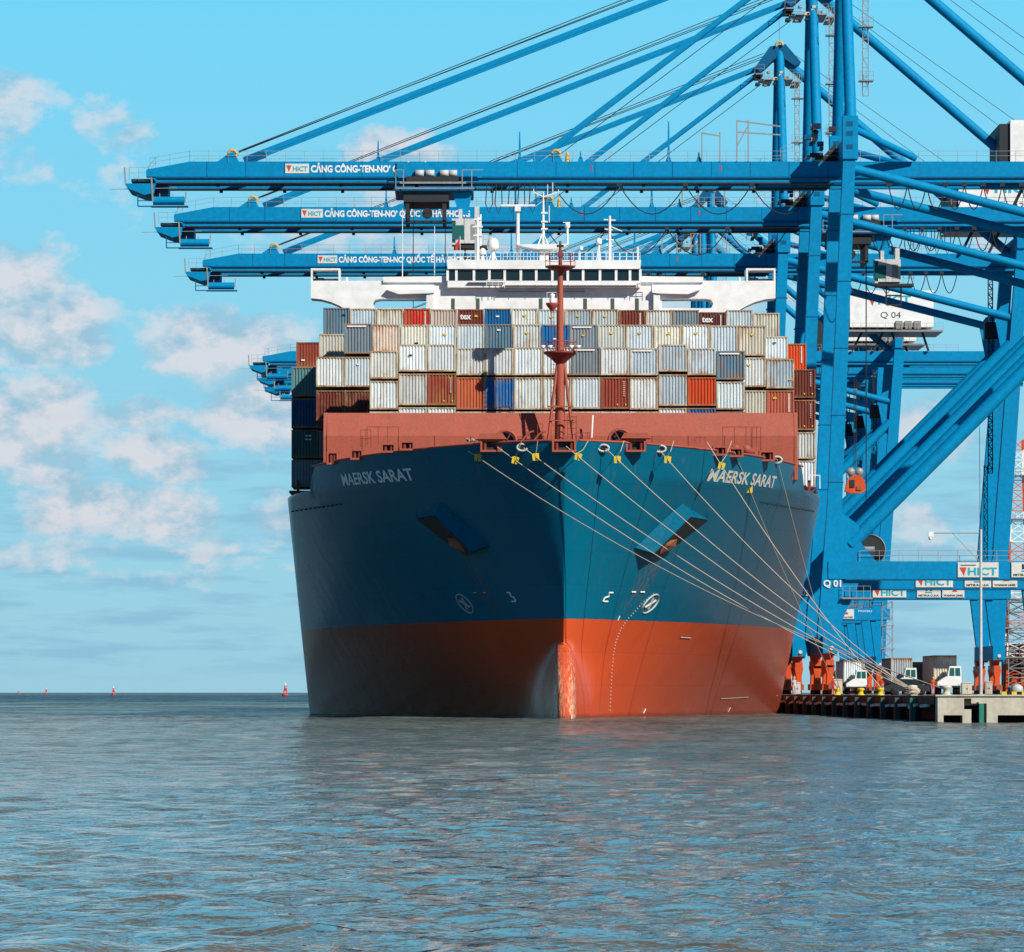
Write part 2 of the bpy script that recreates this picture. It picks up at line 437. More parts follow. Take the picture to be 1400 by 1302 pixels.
# mast at the bow
def foremast():
    Y = 395.6; y = Y-SY; s = F/Y
    def p(px, py, dy=0): return Vector((X_(px, Y+dy)-SX, y+dy, Z_(py, Y+dy)))
    xc = X_(766, Y)-SX
    mb = MB()
    mb.tube([(xc, y, 20.7), (xc, y, Z_(500, Y))], .40, RED, 14)
    mb.tube([(xc, y, Z_(500, Y)), (xc, y, Z_(470, Y)), (xc, y, Z_(420, Y)), (xc, y, Z_(368, Y))], .36, RED, 14, r2=.22)
    mast = mb.build('foremast', ship)
    mb = MB()
    for px1, dy in ((744, -1), (789, -1), (760, .9)):
        mb.tube([p(762 if px1 < 766 else 771, 496, dy*.1), (X_(px1, Y)-SX, y+dy, 20.7)], .13, RED, 8)
    mb.bar(p(748, 556, -.6), p(784, 556, -.6), .14, .14, RED)
    mb.bar(p(750, 575, -.8), p(787, 575, -.8), .08, .08, RED)
    mb.build('mast_brace', mast)
    mb = MB()
    mb.lathe((xc, y, Z_(486, Y)), [(.35, -.75), (.75, -.35), (1.35, .1), (1.42, .14), (1.42, .3), (0, .3)], RED2, 16)
    mb.build('lower_platform', mast)
    mb = MB()
    mb.ring((xc, y, Z_(478, Y)+.75), 1.35, .035, RED, axis='y', n=2) if False else None
    for a in range(10):
        t = a*math.pi/5; mb.tube([(xc+1.38*math.cos(t), y+1.38*math.sin(t), Z_(486, Y)+.2), (xc+1.38*math.cos(t), y+1.38*math.sin(t), Z_(486, Y)+1.15)], .03, RED, 5)
    for hgt in (.7, 1.15):
        pts = [(xc+1.38*math.cos(t*math.pi/8), y+1.38*math.sin(t*math.pi/8), Z_(486, Y)+hgt) for t in range(17)]
        mb.tube(pts, .03, RED, 5)
    mb.build('platform_rail', mast)
    mb = MB()   # floodlights on lower platform
    for dx in (-1.5, -.9, .9, 1.5): mb.lathe((xc+dx, y-1.2, Z_(482, Y)+.5), [(0, -.3), (.12, -.25), (.24, 0), (0, .02)], WHITE, 10, 'z')
    mb.build('floodlight', mast)
    mb = MB()
    zt = Z_(366, Y)
    mb.lathe((xc, y, zt), [(.2, -.55), (.55, -.3), (1.25, 0), (1.3, .12), (0, .12)], RED2, 16)
    mb.build('upper_platform', mast)
    mb = MB()
    for a in range(8):
        t = a*math.pi/4; mb.tube([(xc+1.25*math.cos(t), y+1.25*math.sin(t), zt), (xc+1.25*math.cos(t), y+1.25*math.sin(t), zt+1.1)], .03, RED, 5)
    mb.tube([(xc+1.25*math.cos(t*math.pi/8), y+1.25*math.sin(t*math.pi/8), zt+1.1) for t in range(17)], .03, RED, 5)
    mb.tube([(xc+1.25*math.cos(t*math.pi/8), y+1.25*math.sin(t*math.pi/8), zt+.6) for t in range(17)], .025, RED, 5)
    mb.build('platform_rail', mast)
    mb = MB()
    mb.tube([(xc, y, zt), (xc, y, Z_(330, Y))], .17, RED2, 8, r2=.09)
    mb.box(xc-.22, xc+.22, y-.2, y+.2, zt+.9, zt+1.3, RED2); mb.box(xc-.3, xc+.3, y-.15, y+.15, Z_(338, Y), Z_(335, Y), DARK)
    mb.build('masthead', mast)
    mb = MB()
    xb = X_(755, Y)-SX
    mb.lathe((xb, y, Z_(416, Y)), [(.1, -.6), (.4, -.25), (.55, 0), (.55, .1), (0, .1)], RED, 12)
    mb.bar((xb, y, Z_(418, Y)), (xc, y, Z_(418, Y)), .12, .2, RED)
    mb.build('horn_bracket', mast)
    mb = MB()
    mb.lathe((xb, y, Z_(414, Y)), [(.22, 0), (.26, .25), (.18, .5), (.24, .7), (0, .8)], WHITE, 10)
    for dx in (-.45, .45): mb.tube([(xb+dx, y, Z_(415, Y)), (xb+dx, y, Z_(400, Y))], .025, WHITE, 5)
    mb.tube([(xb-.45, y, Z_(400, Y)), (xb+.45, y, Z_(400, Y))], .025, WHITE, 5)
    mb.build('horn', mast)
    mb = MB()   # ladder on the mast
    for dx in (-.2, .2): mb.bar((xc-.62+dx, y-.1, 22), (xc-.5+dx, y-.1, Z_(425, Y)), .04, .04, RED2)
    zz_ = 22.0
    while zz_ < Z_(425, Y): mb.bar((xc-.78, y-.1, zz_), (xc-.36, y-.1, zz_), .03, .03, RED2); zz_ += .4
    mb.build('mast_ladder', mast)
    # foot cage to the right of the mast
    mb = MB()
    for px in (776, 782, 788): mb.bar(p(px, 603, -1.2), p(px, 568, -1.2), .05, .05, RED2)
    for py in (570, 578, 586, 594): mb.bar(p(776, py, -1.2), p(788, py, -1.2), .05, .05, RED2)
    mb.build('ladder_cage', mast)
foremast()

# hull lettering and marks projected on the plating
def hull_text(s, P0, P1, hgt, name, mat, bold=.02, slant=0.0, off=.04, sgn=1):
    vs, fs = text_geo(s, bold)
    xs = [v[0] for v in vs]; a, bb = min(xs), max(xs)
    out = []
    for v in vs:
        t = (v[0]-a)/(bb-a); u_ = P0.y+(P1.y-P0.y)*t; z_ = P0.z+(P1.z-P0.z)*t+v[1]/.7*hgt
        h = hb(u_, z_)
        # outward normal of the plating
        nu = (hb(u_+.1, z_)-hb(u_-.1, z_))/.2; nz = (hb(u_, z_+.1)-hb(u_, z_-.1))/.2
        n = Vector((1, -nu, -nz)).normalized()
        q = Vector((h, u_, z_))+n*off
        out.append((sgn*q.x, q.y, q.z))
    mb = MB(); mb.add(out, fs, mat); return mb.build(name, ship, recalc=False)
a, c_ = hull_hit(966, 657), hull_hit(1058, 667)
hull_text('MAERSK SARAT', a, c_, .95, 'ship_name', LETO, .025, sgn=1)  # duller lettering colour tones down the name on the sunlit side
a, c_ = hull_hit(470, 664), hull_hit(568, 656)
a2 = Vector((abs(a.x), a.y, a.z)); c2 = Vector((abs(c_.x), c_.y, c_.z))
hull_text('MAERSK SARAT', a2, c2, .95, 'ship_name', LETW, .025, sgn=-1)  # whiter lettering colour lifts the name on the shaded side

def on_hull(px, py, off=.06):
    p = hull_hit(px, py); sg = 1 if p.x >= 0 else -1
    u_, z_ = p.y, p.z; h = hb(u_, z_)
    nu = (hb(u_+.1, z_)-hb(u_-.1, z_))/.2; nz = (hb(u_, z_+.1)-hb(u_, z_-.1))/.2
    n = Vector((1, -nu, -nz)).normalized(); q = Vector((h, u_, z_))+n*off
    return Vector((sg*q.x, q.y, q.z))
def strip(pts, w, name, mat):
    """painted line on the hull through photo points"""
    mb = MB(); P = [on_hull(*q) for q in pts]
    for i in range(len(P)-1):
        d = (P[i+1]-P[i]).normalized(); a = d.cross(Vector((0, 1, 0))).normalized()*(w/2)
        mb.add([P[i]-a, P[i]+a, P[i+1]+a, P[i+1]-a], [(0, 1, 2, 3)], mat)
    return mb.build(name, ship, recalc=False)
# thruster symbols
for cx, cy, sg in ((889, 825, -1), (636, 825, 1)):
    def e_(t, k=1.0):
        u_, v_ = 16*k*math.cos(t), 6.5*k*math.sin(t)
        c45, s45 = math.cos(sg*.85), math.sin(sg*.85)
        return (cx+u_*c45-v_*s45, cy+u_*s45+v_*c45)
    strip([e_(2*math.pi*k/24) for k in range(25)], .11, 'thruster_mark', LETO)
    for t in (.6, 2.5): strip([e_(t, .65), e_(t+math.pi, .65)], .17, 'thruster_mark', LETO)
# bulb marks
for pts in ([(838, 810), (832, 810), (832, 815), (826, 817), (824, 822), (831, 822)],
            [(693, 810), (698, 810), (699, 815), (704, 817), (706, 822), (700, 822)]):
    strip(pts, .11, 'bulb_mark', LETW)
for px in (866, 878): strip([(px-3, 809), (px+3, 809)], .11, 'bulb_mark', LETW)
for px in (663, 650): strip([(px-2, 810), (px+2, 810)], .09, 'bulb_mark', LETO)
# draft marks, dotted line curving down to the water
mb = MB()
path = [(893, 812), (880, 822), (868, 835), (856, 848), (847, 862), (841, 878), (838, 895), (836, 915), (835, 935), (834, 955), (833, 976)]
for i in range(len(path)-1):
    for k in range(4):
        t = k/4; px = path[i][0]*(1-t)+path[i+1][0]*t; py = path[i][1]*(1-t)+path[i+1][1]*t
        q = on_hull(px, py); mb.add([q+Vector((-.04, 0, -.045)), q+Vector((.04, 0, -.045)), q+Vector((.04, 0, .045)), q+Vector((-.04, 0, .045))], [(0, 1, 2, 3)], LETO)
mb.build('draught_marks', ship, recalc=False)
for px, py in ((880, 972), (996, 970), (845, 845)):
    strip([(px-1, py+3), (px+1, py-1), (px+2, py-3)], .07, 'draught_numeral', LETW)
strip([(985, 955), (1020, 953), (1063, 951)], .04, 'scrape_mark', LETO)
strip([(930, 871), (944, 872)], .06, 'scrape_mark', LETO)
# dark scupper slots below the deck edge
for px, py in [(1040+k*4.7, 687+k*.8) for k in range(16)]+[(401+k*6, 699-k*.9) for k in range(12)]:
    q = on_hull(px, py); mb = MB(); mb.box(q.x-.12, q.x+.12, q.y-.02, q.y+.02, q.z-.06, q.z+.06, BLACK); mb.build('scupper', ship)
# anchor bolsters
HOODM = paint('hull_teal', (.0, .125, .215), .6, .2, (.03, .08, .1), .5, spec=.08)
for sg in (1, -1):
    def mp_(px, py): return (px, py) if sg == 1 else (1537-px, py-2)
    A, D, B1, B2 = [hull_hit(*mp_(*q), out=o_) for q, o_ in (((932, 685), -.3), ((866, 748), -.3), ((968, 697), .0), ((968, 711), .1))]
    R0, R1 = hull_hit(*mp_(943, 708), out=1.9), hull_hit(*mp_(893, 758), out=2.2)
    C2 = hull_hit(*mp_(900, 762), out=.05); C3 = hull_hit(*mp_(866, 749), out=.0)
    mb = MB(); mb.add([A, D, R1, R0, B1, B2, C2, C3], [(0, 1, 2, 3), (0, 3, 5, 4), (7, 6, 2)], HOODM); mb.build('anchor_bolster', ship)
    inn = Vector((0, .12, -.03))
    mb = MB(); mb.add([R0+inn, R1+inn, C2, hull_hit(*mp_(930, 742), out=.08), hull_hit(*mp_(968, 712), out=.08)], [(0, 1, 2, 3), (0, 3, 4)], DARK); mb.build('anchor_pocket', ship)  # dark panel across the pocket stands for the shade inside it
    # anchor crown and fluke
    an = MB()
    q0, q1, q2, q3, q4 = [hull_hit(*mp_(*q), out=1.3) for q in ((906, 741), (925, 738), (923, 748), (901, 759), (912, 747))]
    dd = Vector((0, .5, 0))
    an.add([q0, q1, q2, q3, q0+dd, q1+dd, q2+dd, q3+dd, q4+Vector((0, -.5, 0))], [(0, 1, 8), (1, 2, 8), (2, 3, 8), (3, 0, 8), (0, 4, 5, 1), (1, 5, 6, 2), (2, 6, 7, 3), (3, 7, 4, 0)], RUST)
    an.build('anchor', ship)

# fairleads along the bulwark
def fairlead(px, py, w, h, name='fairlead', rollers=True):
    p = hull_hit(px, py); sg = 1 if p.x >= 0 else -1
    mb = MB(); x, y, z_ = p.x, p.y-.55, p.z
    t = .16
    mb.box(x-w/2, x+w/2, y-.15, y+.8, z_+h/2-t, z_+h/2, RED); mb.box(x-w/2, x+w/2, y-.15, y+.8, z_-h/2, z_-h/2+t, RED)
    mb.box(x-w/2, x-w/2+t, y-.151, y+.8, z_-h/2+.002, z_+h/2-.002, RED); mb.box(x+w/2-t, x+w/2, y-.151, y+.8, z_-h/2+.002, z_+h/2-.002, RED)
    mb.box(x-w/2+t, x+w/2-t, y+.35, y+.78, z_-h/2+t, z_+h/2-t, DARK)  # dark block paints the shade of the hollow
    o = mb.build(name, ship)
    if rollers:
        for dx in (-w/2+.36, w/2-.36): r = MB(); r.tube([(x+dx, y+.12, z_-h/2+t), (x+dx, y+.12, z_+h/2-t)], .14, RED2, 10); r.build('roller', o)
    return o
fairlead(771, 610, 1.9, 1.0)
fairlead(672, 610, 1.8, 1.0); fairlead(869, 610, 1.6, 1.0)
fairlead(984, 617, 1.2, .8); fairlead(1006, 619, 1.2, .8); fairlead(1048, 624, 1.3, .9)
fairlead(531, 613, 1.2, .8); fairlead(557, 610, 1.2, .8); fairlead(488, 622, 1.1, .9); fairlead(455, 627, 1.0, 1.1)
# tapering red shelves over the bow fairleads
for px, py in ((672, 601), (869, 600)):
    p = hull_hit(px, py+1); mb = MB()
    mb.prism([(p.x-1.2, p.z+.05), (p.x+1.2, p.z+.05), (p.x+.9, p.z+.5), (p.x-.9, p.z+.5)], p.y-.8, p.y+1, RED)
    mb.build('fairlead_cover', ship)
for px, py in ((714, 612), (825, 613), (903, 614), (1062, 629)):   # oval panama pipes
    p = hull_hit(px, py); mb = MB()
    n = 16; rim = []
    pts = [(p.x+.42*math.cos(2*math.pi*k/n), p.y-.15, p.z+.27*math.sin(2*math.pi*k/n)) for k in range(n+1)]
    mb.tube(pts, .09, DOCKGREY, 6)
    mb.build('panama_chock', ship)
    mb = MB(); mb.add([(p.x+.4*math.cos(2*math.pi*k/n), p.y-.12, p.z+.25*math.sin(2*math.pi*k/n)) for k in range(n)], [tuple(range(n))], BLACK); mb.build('chock_opening', ship)

# mooring winches behind the bulwark
for px, r in ((692, .85), (848, .95)):
    Y = 386.0; c_ = Vector((X_(px, Y)-SX, Y-SY, Z_(603, Y)))
    mb = MB(); mb.ring(c_, r, .12, RED, 'y', 20); mb.ring(c_+Vector((0, .6, 0)), r, .12, RED2, 'y', 20)
    for k in range(6):
        t = k*math.pi/3; mb.bar(c_, c_+Vector((r*math.cos(t), 0, r*math.sin(t))), .1, .1, RED2)
    mb.lathe(c_, [(.5, 0), (.5, .6)], RUST, 14, 'y'); mb.lathe(c_+Vector((0, .02, 0)), [(r-.1, .3), (0, .3)], DARK, 18, 'y')
    mb.bar(c_+Vector((-.6, .3, 0)), c_+Vector((-.8, .3, -2.4)), .25, .25, RED2); mb.bar(c_+Vector((.6, .3, 0)), c_+Vector((.8, .3, -2.4)), .25, .25, RED2)
    mb.build('mooring_winch', ship)
# deck machinery and handrails in front of the breakwater
def rail_frame(pxs, y0_, y1_, Y, mids=1, mat=RED2, name='handrail', w=.05):
    mb = MB()
    for px in pxs: mb.bar((X_(px, Y)-SX, Y-SY, Z_(y0_, Y)), (X_(px, Y)-SX, Y-SY, Z_(y1_, Y)), w, w, mat)
    for k in range(mids+1):
        py = y1_+(y0_-y1_)*k/(mids+1)
        mb.bar((X_(pxs[0], Y)-SX, Y-SY, Z_(py, Y)), (X_(pxs[-1], Y)-SX, Y-SY, Z_(py, Y)), w, w, mat)
    mb.build(name, ship)
rail_frame([493, 500, 507], 612, 588, 391, 1); rail_frame([502, 517, 530, 545], 608, 584, 391.5, 0)
rail_frame([988, 1004, 1020, 1027], 612, 584, 391.5, 0); rail_frame([1029, 1034, 1040], 612, 584, 391, 1)
rail_frame([950, 957, 964], 606, 598, 388, 0)
rail_frame([735, 742], 600, 580, 386, 0); rail_frame([787, 795, 803, 806], 604, 592, 386, 0)
for px in (533, 550, 1005, 1020):
    Y = 389; x = X_(px, Y)-SX; z_ = 20.7
    mb = MB(); mb.box(x-.7, x+.7, Y-SY-.4, Y-SY+.4, z_, z_+1.5, RED2); mb.lathe((x, Y-SY-.5, z_+1.7), [(0, -.15), (.38, -.15), (.38, -.05), (.2, 0), (.2, .6), (0, .6)], RED, 12, 'y')
    mb.build('windlass', ship)
for px, py in ((726, 603), (742, 590)):
    mb = MB(); pts = [(X_(px-12+k*4, 384)-SX, 384-SY, Z_(604-14*math.sin(k*math.pi/8+.1), 384)) for k in range(5)]
    mb.tube(pts, .09, RED, 6); mb.build('davit', ship)
# rope coils lying by the bulwark (left of centre)
rnd = random.Random(3)
mb = MB(); pts = []
for k in range(40): pts.append((X_(637+k*1.0, 377)-SX, 377-SY+rnd.uniform(-.3, .3), Z_(603, 377)+rnd.uniform(-.05, .22)))
mb.tube(pts, .07, ROPE, 5); mb.build('deck_hawser', ship)

# lashing bridges / hatch covers under the container bays
YA, YB, YC, YD, YBR = 402.5, 413.0, 421.0, 432.6, 482.0
def hatch(ya, yb, w, zt, name='hatch_cover'):
    mb = MB(); mb.box(-w, w, ya-SY, yb-SY, 19.35, zt, RED2); mb.build(name, ship)
hatch(YA+.05, YA+6.1, 16.3, 24.0); 
hatch(YB+.1, YB+6.0, 16.2, 33.3-.2, 'lashing_bridge') if False else None
def lashing(ya, ncol, zb, zt, depth=1.0):
    mb = MB(); w = ncol*2.5/2
    x = -w
    while x <= w+.01:
        mb.box(x-.12, x+.12, ya-SY-.0, ya-SY+depth, zb, zt, RED2); x += 2.5
    zz_ = zb
    while zz_ <= zt: mb.box(-w, w, ya-SY+.05, ya-SY+depth-.05, zz_, zz_+.18, RED2); zz_ += 2.9
    mb.build('lashing_bridge', ship)
lashing(YB+6.6, 15, 19.4, 26.0)

# superstructure
BR = MB()
Yb = YBR; yb = Yb-SY
def bx(px): return X_(px, Yb)-SX
def bz(py): return Z_(py, Yb)
XC = 0.0
cx_px = VX+SX*F/Yb     # ~743
def sym(px): return 2*cx_px-px
tower = MB(); tower.box(bx(590), bx(905), yb+.1, yb+14, 19.3, bz(386), WHITE); tower.build('accommodation_block', ship)
# bridge wings with curved undersides and openings
for sg in (-1, 1):
    def q(px, py):
        px = px if sg == -1 else sym(px)
        return (bx(px), bz(py))
    mb = MB()
    body = [q(425, 384), q(425, 408)]+[q(425+55*t, 408+20*t**2.0) for t in (.25, .5, .7, .85, 1.0)]
    body += [q(520, 428), q(512, 420), q(510, 415), q(513, 410), q(520, 408.5)]
    top = [q(594, 408.5), q(594, 384)]
    mb.prism((body+top) if sg == -1 else (body+top)[::-1], yb, yb+3.2, WHITE)
    # lower chord & inner post around the opening
    mb.prism([q(500, 428), q(500, 421.5), q(583, 421.5), q(583, 428)], yb+.05, yb+3.1, WHITE)
    mb.build('bridge_wing', ship)
    mb = MB(); mb.prism([q(524, 386.5), q(524, 379), q(612, 378), q(612, 386.5)], yb-.25, yb+3, WHITE); mb.build('wing_coaming', ship)
    mb = MB(); mb.prism([q(528, 397), q(594, 396), q(594, 401), q(586, 402), q(545, 403)], yb-.7, yb, WHITE)
    mb.prism([q(583, 401), q(592, 401), q(592, 428), q(583, 428)], yb-.5, yb+.2, WHITE); mb.build('wing_bracket', ship)
    # open wheel shelter at the wing tip
    mb = MB()
    x0, x1 = sorted((q(425, 0)[0], q(465, 0)[0]))
    mb.box(x0, x1, yb, yb+3.0, bz(369.5), bz(367), WHITE)
    mb.box(x0, x0+.18, yb+.002, yb+2.99, bz(384), bz(369.5), WHITE); mb.box(x1-.18, x1, yb+.002, yb+2.99, bz(384), bz(369.5), WHITE)
    mb.box(x0+.5, x0+1.3, yb+1.0, yb+1.8, bz(384), bz(379), DARK)
    mb.box(x0+.18, x1-.18, yb+2.8, yb+2.95, bz(384), bz(378), CREAM)
    mb.build('wing_shelter', ship)
    mb = MB(); x = q(474, 0)[0]; mb.lathe((x, yb+.5, bz(384)), [(.12, 0), (.12, .35), (0, .45)], WHITE, 8); mb.build('wing_lamp', ship)
# wheelhouse
wh = MB()
yw = yb-.8
wh.box(bx(612), bx(875), yw, yb+8, bz(394), bz(385), WHITE)          # below windows
wh.box(bx(612), bx(875), yw+1.0, yb+8, bz(385), bz(369), WHITE)      # recessed body behind the panes
wh.prism([(bx(612), bz(369)), (bx(875), bz(369)), (bx(876), bz(357)), (bx(611), bz(357))], yw-.2, yb+8, WHITE)
whouse = wh.build('wheelhouse', ship)
def panes(pxs, ya, slant=0):
    g = MB(); fr = MB()
    for i in range(len(pxs)-1):
        a, c_ = pxs[i], pxs[i+1]
        g.prism([(bx(a+2.2), bz(384)), (bx(c_-2.2), bz(384)), (bx(c_-2.2), bz(370)), (bx(a+2.2), bz(370))], ya+.15, ya+.25, GLASS)
    return g
edges = [612, 624, 648, 669, 690, 712, 733, 755, 776, 797, 820, 842, 861, 875]
for i in range(len(edges)-1):
    g = MB(); a, c_ = edges[i], edges[i+1]
    g.prism([(bx(a+1.8), bz(384.5)), (bx(c_-1.8), bz(384.5)), (bx(c_-1.8), bz(369.5)), (bx(a+1.8), bz(369.5))], yw+.12, yw+.9, GLASS)
    win = g.build('window', ship)
fr = MB()
for a in edges: fr.box(bx(a)-.13, bx(a)+.13, yw-.02, yw+1.0, bz(385), bz(369), WHITE)
fr.build('window_mullions', ship)
fr = MB(); fr.box(bx(690), bx(870), yw-.35, yw, bz(392.3), bz(391), GREY); fr.box(bx(682), bx(800), yb-.12, yb+.1, bz(399), bz(398), GREY)
fr.box(bx(640), bx(690), yw-.35, yw, bz(388), bz(387), GREY)
fr.build('drip_rail', ship)
# rails
def ship_rail(px0, px1, py0, py1, Y, step=9, mat=WHITE, mids=2, w=.05):
    mb = MB(); n = max(1, int(abs(px1-px0)/step))
    for k in range(n+1):
        px = px0+(px1-px0)*k/n; x = X_(px, Y)-SX
        mb.bar((x, Y-SY, Z_(py0, Y)), (x, Y-SY, Z_(py1, Y)), w, w, mat)
    for k in range(mids):
        py = py1+(py0-py1)*k/mids
        mb.bar((X_(px0, Y)-SX, Y-SY, Z_(py, Y)), (X_(px1, Y)-SX, Y-SY, Z_(py, Y)), w, w, mat)
    mb.build('handrail', ship)
ship_rail(612, 665, 357, 345, YBR-.8); ship_rail(688, 875, 357, 345, YBR-.8); ship_rail(612, 875, 357, 345, YBR+6)
ship_rail(665, 690, 394, 383, YBR-1.2, 8)
ship_rail(876, 893, 394, 383, YBR-1.2, 8); ship_rail(688, 870, 391, 386, YBR-1.3, 21, mids=1)
# upper works
def radome(px, py, r, leg_y):
    x, z_ = bx(px), bz(py); mb = MB()
    mb.lathe((x, yb+1, z_), [(0, r*1.15), (r*.5, r*1.0), (r*.85, r*.62), (r, 0), (r, -r*.5), (r*.85, -r*.9), (0, -r*.95)], WHITE, 16)
    mb.lathe((x, yb+1, 0), [(r*.35, z_-r*.9), (r*.25, bz(leg_y))], WHITE, 8)
    for dx in (-r*.7, r*.7): mb.bar((x+dx, yb+1, bz(leg_y)), (x, yb+1, z_-r*.8), .1, .1, WHITE)
    mb.build('radome', ship)
radome(674, 333, .62, 357); radome(660, 343, .33, 357); radome(819, 329, .33, 357)
def post(px, py0, py1, r, name='aerial_post', mat=WHITE, dy=1, r2=None):
    mb = MB(); mb.tube([(bx(px), yb+dy, bz(py0)), (bx(px), yb+dy, bz(py1))], r, mat, 8, r2=r2); return mb.build(name, ship)
post(708, 357, 283, .19, 'radar_mast'); mb = MB(); mb.box(bx(685), bx(732), yb+.8, yb+1.2, bz(281), bz(278.5), WHITE); mb.box(bx(704), bx(712), yb+.6, yb+1.4, bz(288), bz(281.5), WHITE); mb.build('radar_scanner', ship)
post(653, 357, 296, .2, 'aerial_post'); post(650, 357, 300, .07); post(657, 335, 292, .1)
mb = MB()
for py, w_ in ((300, 5), (310, 7), (322, 6)): mb.box(bx(653-w_), bx(653+w_), yb+.8, yb+1.2, bz(py), bz(py-2), WHITE)
mb.build('aerial_crosstree', ship)
mb = MB(); mb.prism([(bx(706), bz(335)), (bx(778), bz(334)), (bx(770), bz(339)), (bx(757), bz(341)), (bx(733), bz(341)), (bx(716), bz(338))], yb-.5, yb+2.5, WHITE)
mb.box(bx(738), bx(750), yb+.2, yb+1.8, bz(357), bz(340), WHITE); mb.build('signal_platform', ship)
mb = MB(); mb.bar((bx(736), yb+.6, bz(334)), (bx(742), yb+1, bz(318)), .12, .12, WHITE); mb.bar((bx(750), yb+.6, bz(334)), (bx(743), yb+1, bz(318)), .12, .12, WHITE)
mb.tube([(bx(743), yb+1, bz(334)), (bx(743), yb+1, bz(262))], .17, WHITE, 8, r2=.09)
mb.bar((bx(730), yb+1, bz(261)), (bx(743), yb+1, bz(268)), .1, .1, WHITE); mb.bar((bx(764), yb+1, bz(261)), (bx(743), yb+1, bz(268)), .1, .1, WHITE)
mb.bar((bx(738), yb+1, bz(270)), (bx(748), yb+1, bz(270)), .15, .15, DARK)
for px, a_, c_ in ((730, 264, 257), (749, 266, 251), (756, 262, 248), (764, 264, 258)): mb.bar((bx(px), yb+1, bz(a_)), (bx(px), yb+1, bz(c_)), .07, .07, WHITE)
for py in (290, 302, 312): mb.box(bx(740), bx(749), yb+.8, yb+1.2, bz(py+1), bz(py-1), WHITE)
mb.build('main_mast', ship)
post(751, 303, 280, .05)
post(776, 334, 305, .12, 'aerial_post'); mb = MB(); mb.lathe((bx(776), yb+1, bz(308)), [(.1, -.3), (.28, -.1), (.28, .25), (0, .4)], WHITE, 10); mb.box(bx(770), bx(780), yb+.9, yb+1.1, bz(303.5), bz(302.5), WHITE); mb.build('searchlight', ship)
post(834, 357, 294, .19, 'signal_mast', r2=.12)
mb = MB()
for py, a_, c_ in ((299, 826, 842), (312, 827, 838), (326, 829, 840), (334, 829, 839)): mb.bar((bx(a_), yb+1, bz(py)), (bx(c_), yb+1, bz(py+1)), .12, .08, WHITE)
mb.bar((bx(834), yb+1, bz(308)), (bx(851), yb+1, bz(315)), .1, .08, WHITE); mb.bar((bx(872), yb-.2, bz(394)), (bx(872), yb-.2, bz(338)), .16, .16, WHITE); mb.bar((bx(793), yb+1, bz(357)), (bx(793), yb+1, bz(338)), .1, .1, WHITE)
mb.lathe((bx(795), yb+1, bz(338)), [(.18, -.2), (.2, .1), (0, .2)], WHITE, 8); mb.build('signal_crosstree', ship)
post(550, 379, 284, .05, 'whip_aerial', dy=1, r2=.03); post(594, 379, 308, .05, 'whip_aerial', dy=1, r2=.03)
mb = MB(); mb.add([(bx(627), yb+.5, bz(326)), (bx(629), yb+.5, bz(325)), (bx(628), yb+.4, bz(334)), (bx(626), yb+.6, bz(342)), (bx(622), yb+.2, bz(341)), (bx(624), yb+.4, bz(333))], [(0, 1, 2, 5), (5, 2, 3, 4)], FLAGRED); mb.build('red_flag', ship)
post(629, 357, 322, .03, 'flag_line')
# dark green posts between containers and bridge front
for px in (619.5, 653, 738, 798, 835, 868): 
    mb = MB(); mb.box(bx(px-2.6), bx(px+2.6), yb-6, yb-5.4, 40.0, bz(415), DOLIVE); mb.build('lashing_post', ship)

